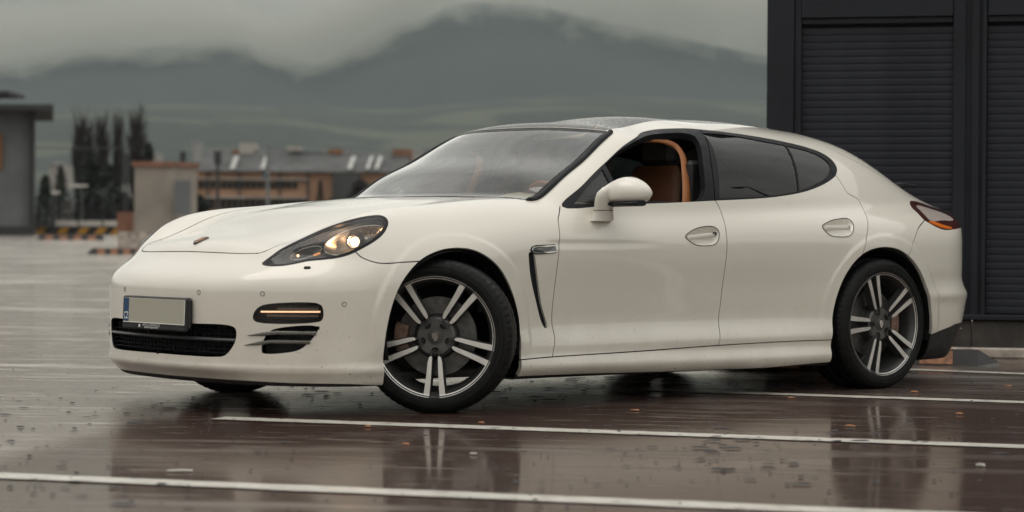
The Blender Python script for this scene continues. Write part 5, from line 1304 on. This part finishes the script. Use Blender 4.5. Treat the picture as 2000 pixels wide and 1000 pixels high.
for cu, cv, nn_, sp_ in ((600, 770, 60, .5), (250, 850, 70, .8), (1080, 745, 90, .6), (1080, 775, 60, .5), (1330, 900, 40, .5), (1350, 920, 50, .5), (1500, 905, 30, .35), (100, 960, 50, .35), (1480, 850, 60, .6), (1700, 850, 50, .5), (60, 800, 50, .6), (320, 790, 50, .4), (1140, 725, 70, .6)):
    p, d = ground_hit(cu, cv); X0_ = (p[0]-CAM[0])*RT2[0]+(p[1]-CAM[1])*RT2[1]
    for _ in range(nn_//2): spots_.append((X0_+rng.gauss(0, sp_*.5), d+rng.gauss(0, sp_), rng.choice((.004, .006, .008, .013)), rng.choice((1, 1.6, 3.5))))
for X, D_, r, el in spots_:
    if D_ < 5.5: continue
    g = frame_xy(X, D_); z = float(deck_z(D_)); n = 5; V = []
    for zz, k in ((.0042, 1.0), (.0042+r*.35, .5)):
        for q in range(n):
            t = 2*math.pi*q/n+X; rr = r*k*rng.uniform(.7, 1.2); V.append((g[0]+RT2[0]*math.cos(t)*rr*el+FL2[0]*math.sin(t)*rr, g[1]+RT2[1]*math.cos(t)*rr*el+FL2[1]*math.sin(t)*rr, z+zz))
    gr.add(V, [tuple(range(5, 10))]+[(i, (i+1) % 5, 5+(i+1) % 5, 5+i) for i in range(5)])
tag(gr.build('grit', M['grit'], fixn=False), kind='stuff')

# ------------------------------------------------------------- left: grey shed, masonry shaft, barrier
M['shed'] = prin('grey_shed_sheet', (.135, .145, .150), .5, var=.12, vscale=.6)
M['shed_dark'] = prin('dark_eaves', (.030, .031, .033), .6)
M['orange'] = prin('faded_orange_sign', (.22, .10, .045), .6)
def wbox(mb, u0, u1, v0, v1, dist, deep, splay=False):
    """a box whose front face spans the given outline at a depth, running back by deep"""
    a = at(u0, v1, dist); b = at(u1, v1, dist); zt = at(u0, v0, dist)[2]; zb = a[2]
    X0 = (u0-1000)/FPX*dist; X1 = (u1-1000)/FPX*dist; V = []
    for D_ in (dist, dist+deep):
        for X in (X0, X1):
            g = frame_xy(X*(D_/dist if splay else 1), D_)
            for z in (zb, zt): V.append((g[0], g[1], z))
    return mb.add(V, [(0, 1, 3, 2), (4, 6, 7, 5), (0, 4, 5, 1), (2, 3, 7, 6), (0, 2, 6, 4), (1, 5, 7, 3)])
shed = empty('grey_shed'); tag(shed, 'grey sheet-metal shed with a dark flat overhanging roof at the left edge', 'shed')
wbox(MB(), -170, 66, 214, 452, 120, 9, True).build('wall', M['shed'], shed); wbox(MB(), -200, 103, 202, 213, 118, 12, True).build('roof', M['shed_dark'], shed)
wbox(MB(), -170, 67, 441, 456, 119.6, .4).build('wall_base', M['shed_dark'], shed); wbox(MB(), 55, 66.5, 216, 441, 119.85, .15).build('corner_post', M['shed_dark'], shed); wbox(MB(), 41, 45, 216, 441, 119.85, .15).build('downpipe', M['shed'], shed)
wbox(MB(), -12, 3, 262, 330, 119.8, .2).build('wall_sign', M['orange'], shed)
wbox(MB(), -60, 16, 177, 184, 122, 4).build('roof_flashing', M['shed_dark'], shed)
M['masonry'] = prin('beige_render', (.30, .265, .225), .8, var=.12, vscale=.8)
M['masonry_side'] = prin('beige_render_weathered', (.25, .225, .20), .8, var=.2, vscale=1.2)
M['brick'] = prin('brick_red_box', (.24, .115, .070), .7, var=.2, vscale=2)
shaft = empty('masonry_shaft'); tag(shaft, 'beige rendered shaft with a flat cap beyond the nose of the car', 'shaft')
shb = MB(); X0 = (262-1000)/FPX*104; X1 = (334-1000)/FPX*104; X2 = (371-1000)/FPX*104
pts = [(X0, 104), (X1, 104.0), (X2, 106.2), (X0+.4, 107.5)]; zt = at(300, 325, 104)[2]; V = []
for z in (.3, zt):
    for q in pts: g = frame_xy(*q); V.append((g[0], g[1], z))
shb.add(V, [(0, 1, 2, 3), (4, 7, 6, 5), (0, 4, 5, 1), (1, 5, 6, 2), (2, 6, 7, 3), (3, 7, 4, 0)]).build('shaft_wall', M['masonry'], shaft)
V = []; 
for z in (zt, zt+.22):
    for q, ex in zip(pts, ((-.1, -.1), (.05, -.15), (.12, 0), (-.1, .1))): g = frame_xy(q[0]+ex[0], q[1]+ex[1]); V.append((g[0], g[1], z))
MB().add(V, [(0, 1, 2, 3), (4, 7, 6, 5), (0, 4, 5, 1), (1, 5, 6, 2), (2, 6, 7, 3), (3, 7, 4, 0)]).build('shaft_cap', M['brick'], shaft)
wbox(MB(), 340, 371, 352, 420, 103.6, .3).build('service_panel', M['shed'], shaft)
bx_ = wbox(MB(), 228, 259, 414, 458, 108, 1.5).build('brick_pier', M['brick']); tag(bx_, 'low brick-red pier left of the beige shaft', 'pier')
blk = wbox(MB(), 230, 330, 452, 489, 60, .8).build('concrete_block', M['kerb']); tag(blk, 'low pale concrete block on the wet deck beside the car nose', 'block')
for u, v, L, dd, lab in ((236, 497, 1.75, 0, 'black and orange wheel stop lying left of the car nose'), (139, 469, 1.75, 0, 'farthest small wheel stop before the striped barrier')):
    p, d = ground_hit(u, v); wheel_stop((p[0], p[1], float(deck_z(d))-.01), ang0, L*d/60, lab, .2*d/60, .17*d/60, 4)
M['bar_white'] = prin('white_board', (.62, .58, .53), .6, var=.1); M['bar_black'] = prin('black_stripe', (.02, .02, .022), .6); M['bar_yellow'] = prin('yellow_ochre_stripe', (.50, .25, .03), .6, var=.15)
bar = empty('striped_barrier'); tag(bar, 'long barrier with white boards above yellow and black diagonal stripes', 'barrier')
wbox(MB(), 66, 230, 443, 458, 126, .15).build('stripe_board', M['bar_black'], bar)
for u0, u1 in ((108, 150), (154, 197), (201, 229)): wbox(MB(), u0, u1, 431, 441.5, 125.9, .15).build('white_board', M['bar_white'], bar)
for u in (72, 116, 155, 190, 222):
    dz = 3; A = [at(u-8, 457.5, 125.88), at(u+10, 457.5, 125.88), at(u+20, 444.5, 125.88), at(u+4, 444.5, 125.88)]; B = [q+np.array([FL2[0], FL2[1], 0])*.02 for q in A]
    MB().add(A+B, [(0, 1, 2, 3), (7, 6, 5, 4), (0, 4, 5, 1), (1, 5, 6, 2), (2, 6, 7, 3), (3, 7, 4, 0)]).build('yellow_stripe', M['bar_yellow'], bar)
for u in (68, 106, 152, 199, 229): wbox(MB(), u-2, u+2, 425, 460, 126.2, .15).build('barrier_post', M['shed_dark'], bar)
# mesh fence between shed and shaft
M['fence'] = prin('dark_fence_wire', (.02, .02, .022), .6)
fn = empty('mesh_fence'); tag(fn, 'dark wire mesh fence standing behind the striped barrier', 'fence')
for u in range(52, 262, 21): wbox(MB(), u-1.3, u+1.3, 384, 450, 129, .12).build('fence_post', M['fence'], fn)
for v in range(386, 446, 8): wbox(MB(), 52, 258, v-.5, v+.5, 129.05, .03).build('fence_rail', M['fence'], fn)
wr = MB()
for u in np.arange(53, 258, 3.2): wbox(wr, u-.18, u+.18, 386, 448, 129.1, .01)
tag(wr.build('fence_wire', M['fence'], fn), kind='stuff')
g2 = empty('steel_gate'); tag(g2, 'dark steel gate frame beside the grey shed', 'gate')
for u in (56, 104): wbox(MB(), u-2.5, u+2.5, 386, 452, 124, .2).build('gate_post', M['shed_dark'], g2)
for v in (388, 420, 448): wbox(MB(), 56, 104, v-1.5, v+1.5, 124, .1).build('gate_rail', M['shed_dark'], g2)
# poles and cables
def pole(u, v0, v1, dist, wpx, label, cat='pole', mat='shed_dark', head=None):
    t = empty('street_pole', tuple(at(u, v1, dist))); tag(t, label, cat, None); b = at(u, v1, dist); a = at(u, v0, dist); r = wpx/FPX*dist/2
    MB().tube([(0, 0, 0), tuple(a-b)], [r, r*.85], 10).build('shaft', M[mat], t); 
    if head: head(t, a-b, dist)
    return t
def box_head(du, dv, wu, hv, mat):
    def f(t, a, dist):
        k = dist/FPX; c = a+CR*du*k-CU*dv*k; MB().bbox(tuple(c), (wu*k, wu*k*.6, hv*k), .01).build('pole_head', M[mat], t)
    return f
M['lamp_grey'] = prin('galvanised_grey', (.16, .17, .17), .5); M['sign_blue'] = prin('blue_sign', (.02, .10, .16), .5)
pole(425, 298, 420, 150, 7, 'thick dark mast with a sleeve in front of the orange building', head=box_head(0, 10, 13, 26, 'shed_dark'))
pole(523, 281, 420, 160, 7.5, 'pale grey lamp post carrying a small blue sign', mat='lamp_grey', head=box_head(-5, 62, 8, 10, 'sign_blue'))
pole(357, 297, 440, 150, 4, 'short dark mast showing above the beige shaft', head=box_head(0, 10, 11, 22, 'shed_dark'))
pole(246, 300, 450, 140, 5, 'dark mast left of the beige shaft', head=box_head(0, 30, 11, 60, 'shed_dark'))
pole(142, 362, 455, 170, 2, 'thin lamp post with a white lantern behind the barrier', 'street lamp', 'lamp_grey', box_head(5, 1, 16, 5, 'bar_white'))
pole(106, 375, 455, 170, 2, 'thin lamp post with a white lantern near the shed', 'street lamp', 'lamp_grey', box_head(3, 1, 14, 5, 'bar_white'))
pole(160, 362, 455, 175, 2, 'second thin lamp post close to the bare trees', 'street lamp', 'lamp_grey', box_head(4, 1, 13, 4, 'bar_white'))
for (u0, v0), (u1, v1), sag, th, lab in (((66, 288), (262, 290), 1, 2.2, 'taut dark cable running from the shed past the trees'), ((524, 288), (705, 303), 3, 1.6, 'thin cable running from the grey lamp post to the right')):
    pts = [at(u0+(u1-u0)*t, v0+(v1-v0)*t+sag*4*t*(1-t), 150) for t in np.linspace(0, 1, 14)]
    o = MB().tube(pts, th/FPX*150/2, 5).build('overhead_cable', M['shed_dark']); tag(o, lab, 'cable')

# ------------------------------------------------------------- trees behind the fence
M['bark'] = prin('dark_bark', (.030, .026, .024), .9); M['twig'] = prin('bare_twigs', (.040, .034, .032), .9, var=.3, vscale=3)
M['needle'] = prin('dark_evergreen', (.016, .022, .018), .9, var=.4, vscale=1.5)
def poplar(u, vtop, vbase, wpx, dist, label, seed, group='bare poplars behind the fence'):
    rng = random.Random(seed); b = at(u, vbase, dist); k = dist/FPX; H_ = (vbase-vtop)*k; W_ = wpx*k/2
    t = empty('poplar_tree', tuple(b)); tag(t, label, 'tree', group)
    MB().tube([(0, 0, 0), (0, 0, H_*.5), (.05*W_, 0, H_*.97)], [.035*H_*.5, .02*H_*.5, .004*H_], 7).build('trunk', M['bark'], t)
    cr = MB()
    for i in range(280):
        z0_ = H_*rng.uniform(.12, .90); a = rng.uniform(0, 6.28); L = H_*rng.uniform(.10, .28); sp_ = W_*(.5+.5*math.sin(math.pi*min(1, z0_/H_*.95)))*rng.uniform(.3, 1)
        e = (sp_*math.cos(a), sp_*math.sin(a), z0_+L); cr.tube([(0, 0, z0_), (e[0]*.7, e[1]*.7, z0_+L*.45), e], [.07*k*20, .045*k*20, .012*k*20], 3, smooth=False, caps=False)
        for j in range(3):
            f = rng.uniform(.4, 1); q = (e[0]*f, e[1]*f, z0_+L*f); r = L*rng.uniform(.3, .55); a2 = a+rng.uniform(-1, 1)
            cr.tube([q, (q[0]+r*.3*math.cos(a2), q[1]+r*.3*math.sin(a2), q[2]+r)], [.034*k*20, .010*k*20], 3, smooth=False, caps=False)
    tag(cr.build('crown', M['twig'], t), kind=None); return t
def bushy(u, vtop, vbase, wpx, dist, label, seed, mat='needle', cat='tree', name='evergreen_tree', n=800, conic=.6):
    rng = random.Random(seed); b = at(u, vbase, dist); k = dist/FPX; H_ = (vbase-vtop)*k; W_ = wpx*k/2
    t = empty(name, tuple(b)); tag(t, label, cat)
    MB().tube([(0, 0, 0), (0, 0, H_*.8)], [.06*W_+.05, .02], 7).build('trunk', M['bark'], t); cr = MB()
    for i in range(n):
        zf = rng.random()**.8; a = rng.uniform(0, 6.28); R_ = W_*((1-zf)**conic)*rng.uniform(.35, 1.05); c = np.array([R_*math.cos(a), R_*math.sin(a), H_*(.06+.92*zf)])
        s_ = W_*rng.uniform(.09, .22); Q = [c+s_*np.array([rng.uniform(-1, 1), rng.uniform(-1, 1), rng.uniform(-.7, .7)]) for _ in range(5)]
        cr.add(Q, [(0, 1, 2), (0, 2, 3), (0, 3, 4), (1, 2, 4), (1, 3, 4)])
    cr.build('crown', M[mat], t, fixn=False); return t
poplar(155, 250, 440, 34, 210, 'bare poplar nearest the shed, with two thin tops', 1); poplar(174, 266, 440, 28, 214, 'slim bare poplar second from the shed', 2)
poplar(199, 250, 440, 38, 210, 'tall bare poplar in the middle of the row', 3); poplar(230, 252, 440, 26, 216, 'thin bare poplar left of the dark evergreen', 4)
poplar(266, 241, 440, 48, 205, 'broad bare poplar rising above the beige shaft', 5)
bushy(290, 276, 440, 56, 200, 'dark pointed evergreen right behind the beige shaft', 6, conic=.7)
bushy(178, 296, 450, 70, 200, 'dark shrubby tree in front of the poplars', 7, conic=.5); bushy(212, 320, 450, 56, 198, 'low dark thicket between the poplars and the pier', 8, conic=.4)
bushy(205, 372, 452, 130, 196, 'wide dark hedge-like thicket along the fence', 14, conic=.25, n=1400, name='thicket'); bushy(118, 322, 452, 40, 205, 'small dark tree close to the shed', 9, conic=.5); bushy(88, 340, 452, 44, 207, 'dark bush between the shed and the small tree', 10, conic=.4)
bushy(388, 380, 430, 46, 180, 'dark bush at the right foot of the beige shaft', 11, conic=.4)
bushy(705, 352, 420, 60, 190, 'dark leafless bush before the orange building near the windscreen', 12, 'twig', conic=.4); bushy(625, 350, 425, 24, 190, 'narrow dark tree before the orange building', 13, 'twig', conic=.6)

# ------------------------------------------------------------- the long orange building
M['stucco'] = prin('orange_stucco', (.40, .235, .150), .8, var=.12, vscale=.2); M['roofing'] = prin('dark_roofing', (.055, .055, .055), .6, var=.3, vscale=.3)
M['pane'] = prin('dark_window_glass', (.020, .024, .026), .15); M['pale'] = prin('pale_render', (.40, .37, .33), .7, var=.15, vscale=.3); M['skylit'] = prin('wet_skylight_glass', (.34, .34, .32), .2)
ob = empty('orange_building'); tag(ob, 'long low orange building with dark pitched roof, skylights and ribbon windows', 'building')
DB = 260
wbox(MB(), 374, 800, 334, 470, DB, 14).build('wall', M['stucco'], ob)
A = [at(388, 334, DB-1), at(800, 336, DB-1)]; k = DB/FPX
B = [at(404, 291, DB+5), at(800, 297, DB+5)]; C_ = [at(404, 334, DB+14), at(800, 336, DB+14)]
MB().add([A[0], A[1], B[1], B[0], C_[0], C_[1]], [(0, 1, 2, 3), (3, 2, 5, 4), (0, 3, 4), (1, 5, 2), (0, 4, 5, 1)]).build('roof', M['roofing'], ob)
def roof_pt(u, v, off=.08): # on the front slope
    t = (334-v)/43.0; d = DB-1+6*t; return at(u, v, d-off/k*0-.15)
for u0, w in ((449, 9), (508, 8), (678, 9), (714, 7), (731, 8)):
    q = [roof_pt(u0, 332), roof_pt(u0+w, 332), roof_pt(u0+w+9, 307), roof_pt(u0+9, 307)]; q2 = [p+np.array([0, 0, .12])+np.array([FL2[0], FL2[1], 0])*-.1 for p in q]
    MB().add(q+q2, [(0, 3, 2, 1), (4, 5, 6, 7), (0, 1, 5, 4), (1, 2, 6, 5), (2, 3, 7, 6), (3, 0, 4, 7)]).build('skylight', M['skylit'], ob)
for v0, v1, us in ((355, 368, [(387, 585)]), (388, 408, [(385, 610), (640, 700)])):
    for a0, a1 in us:
        u = a0
        while u < a1-8: wbox(MB(), u, u+8.5, v0, v1, DB-.25, .3).build('window', M['pane'], ob); u += 11.5
for v in (349, 385): wbox(MB(), 374, 600, v-1.5, v+1.5, DB-.6, .6).build('balcony_slab', M['pale'], ob)
for u in (381, 405, 466, 545, 600, 650): wbox(MB(), u-1.5, u+1.5, 336, 420, DB-.4, .4).build('pilaster', M['roofing'], ob)
for u0, u1, v0, v1, mt in ((466, 496, 280, 300, 'pale'), (560, 584, 285, 297, 'pale'), (640, 667, 291, 301, 'orange'), (765, 802, 291, 322, 'brick'), (452, 466, 292, 312, 'orange'), (524, 640, 300, 312, 'roofing'), (600, 624, 315, 335, 'roofing'), (455, 500, 308, 336, 'roofing')):
    wbox(MB(), u0, u1, v0, v1, DB+4, 4).build('roof_house', M[mt], ob)
wbox(MB(), 648, 700, 338, 420, DB-3, 3).build('stair_tower', M['roofing'], ob)
# houses far away on the plain and the slope
M['house'] = prin('pale_house_wall', (.30, .28, .26), .8)
HOUSES = ((382, 283, 12, 9, 900, 'tiny white house on the slope above the beige shaft'), (300, 305, 16, 10, 700, 'small pale house just left of the top of the beige shaft'), (108, 330, 26, 16, 420, 'pale house between the grey shed and the bare poplars'), (130, 398, 24, 12, 300, 'low pale house behind the mesh fence under the street lanterns'), (175, 376, 12, 14, 300, 'narrow pale house glimpsed between the dark trees'), (232, 372, 10, 10, 300, 'small pale house beside the dark mast and the brick pier'), (420, 250, 8, 5, 1500, 'speck of a house on the green field above the dark mast'), (610, 262, 8, 5, 1500, 'speck of a house on the hill above the orange building'), (812, 300, 20, 14, 800, 'pale house just behind the windscreen pillar of the car'))
for u, v, w, h, dist, lab in HOUSES:
    hs = empty('far_house'); tag(hs, lab, 'house', 'far houses in the valley')
    wbox(MB(), u-w/2, u+w/2, v-h*.5, v+h*.5+30, dist, 10).build('wall', M['house'], hs)
    k2 = dist/FPX; a_, b_ = at(u-w/2-1, v-h*.5, dist-.5), at(u+w/2+1, v-h*.5, dist-.5); c_ = at(u, v-h*.95, dist+5); bk = np.array([FL2[0], FL2[1], 0])*11
    MB().add([a_, b_, c_, a_+bk, b_+bk], [(0, 1, 2), (3, 2, 4), (0, 2, 3), (1, 4, 2), (0, 3, 4, 1)]).build('roof', M['roofing'], hs)

# ------------------------------------------------------------- hills and mountain
def terrain(name, ridge, d0, d1, dback, z0_, mat, seed, amp, us=(-4200, 6200)):
    rng = np.random.RandomState(seed); U = np.concatenate([np.linspace(us[0], -600, 40)[:-1], np.linspace(-600, 2600, 170), np.linspace(2600, us[1], 40)[1:]]); T_ = np.linspace(0, 1.35, 34); V = []
    ph = rng.uniform(0, 6.28, (8, 3)); rv = crom(ridge, 8); 
    for t in T_:
        for u in U:
            d = d0+(d1-d0)*t; v = np.interp(u, rv[:, 0], rv[:, 1]); top = at(u, v, d1)[2]
            s = math.sin(min(t, 1)*math.pi/2)**1.25 if t <= 1 else 1-(t-1)*1.1
            X = (u-1000)/FPX*d; nz = sum(math.sin(X*f_/amp/4+ph[i, 0])*math.sin(d*f_/amp/4+ph[i, 1])/f_ for i, f_ in enumerate((.35, .6, 1.1, 1.9, 3.1, 5.3, 8.0, 12)))
            g = frame_xy(X, d); V.append((g[0], g[1], z0_+(top-z0_)*s+nz*amp*.05*min(1, t*2)*(1 if t < .95 else .3)))
    n = len(U); Fc = [(i*n+j, i*n+j+1, (i+1)*n+j+1, (i+1)*n+j) for i in range(len(T_)-1) for j in range(n-1)]
    o = MB().add(V, Fc, True).build(name, mat, fixn=False); tag(o, kind='structure'); return o
def hill_mat(name, wood, field, thr, scale):
    m, nt, out = new_mat(name); b = N_(nt, 'BsdfPrincipled', i_Roughness=.95); geo = N_(nt, 'NewGeometry'); P_ = geo.outputs['Position']
    f = ramp(nt, noise(nt, scale, 3, .45, P_, (1, 1, 2.2), .4), [(thr, 0.0), (thr+.03, 1.0)])
    w = ramp(nt, noise(nt, scale*9, 5, .6, P_), [(.3, tuple(c*.6 for c in wood)), (.7, wood)])
    fc = ramp(nt, noise(nt, scale*2.3, 3, .5, P_), [(.35, tuple(c*.8 for c in field)), (.65, field)])
    LK(nt, mixc(nt, f, w, fc), b.inputs['Base Color']); LK(nt, b.outputs[0], out.inputs[0]); return m
M['hill'] = hill_mat('wooded_hill', (.030, .040, .036), (.062, .072, .052), .565, .0105)
M['mount'] = hill_mat('mountain_forest', (.015, .021, .022), (.027, .034, .032), .70, .0012)
terrain('hills', [(-4300, 190), (-3000, 240), (-1900, 205), (-900, 225), (0, 232), (150, 228), (300, 222), (480, 224), (640, 232), (760, 236), (900, 225), (1100, 215), (1400, 222), (1700, 230), (2900, 235), (4200, 210), (6300, 225)], 700, 2300, 2900, -12, M['hill'], 3, 90)
terrain('mountain', [(-4300, 110), (-3100, 60), (-2000, 120), (-900, 150), (-200, 165), (0, 150), (150, 128), (300, 120), (450, 110), (560, 145), (620, 160), (690, 128), (760, 92), (820, 78), (880, 52), (950, 41), (1020, 43), (1100, 58), (1200, 82), (1290, 98), (1400, 122), (1500, 140), (1700, 175), (2000, 220), (2900, 240), (4000, 150), (6300, 120)], 2600, 5200, 6500, -20, M['mount'], 5, 260)

# ------------------------------------------------------------- haze and low cloud
hz = MB().box((0, 0, 0), (1, 1, 1)); V = []
for D_ in (-70, 7600):
    for X in (-4200, 4200):
        g = frame_xy(X, D_)
        for z in (-240, 560): V.append((g[0], g[1], z))
hz = MB().add(V, [(0, 1, 3, 2), (4, 6, 7, 5), (0, 4, 5, 1), (2, 3, 7, 6), (0, 2, 6, 4), (1, 5, 7, 3)])
m, nt, out = new_mat('valley_haze'); pv = N_(nt, 'VolumePrincipled', i_Density=.00007); pv.inputs['Color'].default_value = (.60, .72, .74, 1); LK(nt, pv.outputs[0], out.inputs['Volume'])
tag(hz.build('haze', m), kind='stuff')

def cloud_bank(u0, u1, v0, v1, d0, d1, dens, scale, seed, shape):
    """ragged low cloud: a closed slab of uneven droplets lying against the slopes"""
    V = []
    for D_ in (d0, d1):
        for u in (u0, u1):
            X = (u-1000)/FPX*D_; g = frame_xy(X, D_)
            for v in (v1, v0): V.append((g[0], g[1], at(u, v, (d0+d1)/2)[2]))
    o = MB().add(V, [(0, 1, 3, 2), (4, 6, 7, 5), (0, 4, 5, 1), (2, 3, 7, 6), (0, 2, 6, 4), (1, 5, 7, 3)])
    m, nt, out = new_mat('low_cloud'); pv = N_(nt, 'VolumePrincipled'); pv.inputs['Color'].default_value = (.66, .655, .60, 1)
    geo = N_(nt, 'NewGeometry'); P_ = geo.outputs['Position']; sp = N_(nt, 'SeparateXYZ'); LK(nt, P_, sp.inputs[0])
    def dot(vec):
        d_ = N_(nt, 'VectorMath', operation='DOT_PRODUCT'); LK(nt, P_, d_.inputs[0]); d_.inputs[1].default_value = (vec[0], vec[1], 0); return math_(nt, 'SUBTRACT', d_.outputs['Value'], float(CAM[0]*vec[0]+CAM[1]*vec[1]))
    az = math_(nt, 'DIVIDE', dot(RT2), (d0+d1)/2)                      # place along the ridge
    t_ = N_(nt, 'MapRange', i_1=(u0-1000)/FPX, i_2=(u1-1000)/FPX, i_3=0.0, i_4=1.0); LK(nt, az, t_.inputs[0])
    pos = lambda u: (u-u0)/(u1-u0)
    zc_ = ramp(nt, t_.outputs[0], [(pos(u), max(0, min(1, (235-v)/235))) for u, v in shape])
    dm = (d0+d1)/2; zl, zh = at(500, 235, dm)[2], at(500, 0, dm)[2]
    zz = N_(nt, 'MapRange', i_1=zl, i_2=zh, i_3=0.0, i_4=1.0, clamp=False); LK(nt, sp.outputs[2], zz.inputs[0])
    side_ = ramp(nt, t_.outputs[0], [(0.0, 0), (.12, 1), (.86, 1), (.99, 0)])
    mp = N_(nt, 'Mapping'); mp.inputs['Location'].default_value = (seed*311.0, seed*97.0, 0); LK(nt, P_, mp.inputs[0])
    n1 = noise(nt, scale, 6, .6, mp.outputs[0], (1, 1, 1.1), .6)
    e_ = math_(nt, 'ADD', math_(nt, 'MULTIPLY', math_(nt, 'SUBTRACT', zz.outputs[0], zc_), 1.6), math_(nt, 'MULTIPLY', math_(nt, 'SUBTRACT', n1, .5), 3.4))
    lid = ramp(nt, math_(nt, 'SUBTRACT', zz.outputs[0], zc_), [(.34, 1.0), (.62, .0)])
    f = math_(nt, 'MULTIPLY', math_(nt, 'MULTIPLY', ramp(nt, e_, [(0.0, 0.0), (.38, 1.0)]), side_), lid)
    LK(nt, math_(nt, 'MULTIPLY', f, dens), pv.inputs['Density']); LK(nt, pv.outputs[0], out.inputs['Volume'])
    o = o.build('low_cloud', m); tag(o, kind='stuff'); return o
cloud_bank(-500, 1800, -10, 235, 3950, 5400, .0085, .0088, 1, [(-500, 205), (0, 205), (150, 195), (300, 185), (430, 172), (510, 180), (565, 205), (625, 208), (680, 180), (745, 146), (800, 122), (860, 84), (960, 54), (1200, 92), (1400, 130), (1800, 175)])
# unseen ring of hills added behind the camera to block low sky light
V = []; nU = 60
for j, (rr, zz) in enumerate(((500, -14), (900, 40), (1300, 120), (1700, 190), (2300, 150))):
    for i in range(nU+1):
        t = rad(36)+(math.pi*2-rad(72))*i/nU; g = np.array([CAM[0]+FL2[0]*math.cos(t)*rr+RT2[0]*math.sin(t)*rr, CAM[1]+FL2[1]*math.cos(t)*rr+RT2[1]*math.sin(t)*rr])
        V.append((g[0], g[1], zz+(18*math.sin(i*.9)+12*math.sin(i*2.3+j))*(j > 0)))
vs = MB().add(V, [(j*(nU+1)+i, j*(nU+1)+i+1, (j+1)*(nU+1)+i+1, (j+1)*(nU+1)+i) for j in range(4) for i in range(nU)], True).build('added_hill_ring', M['hill'], fixn=False); tag(vs, kind='structure')

# a lamp post out on the deck to the right of the camera; the rear side window mirrors its head
sl = empty('street_lamp', (14.5, -9.3, 0)); tag(sl, 'tall curved lamp post mirrored in the rear side window of the car', 'street lamp')
MB().tube([(0, 0, 0), (0, 0, 5.5), (-.05, .1, 7.0), (-.22, .75, 8.1), (-.42, 1.0, 8.42), (-.62, .8, 8.3)], [.09, .075, .06, .05, .045, .04], 10).build('pole', M['shed_dark'], sl)
MB().bbox((-.68, .62, 8.22), (.28, .50, .11), .04).build('lamp_head', M['shed_dark'], sl)
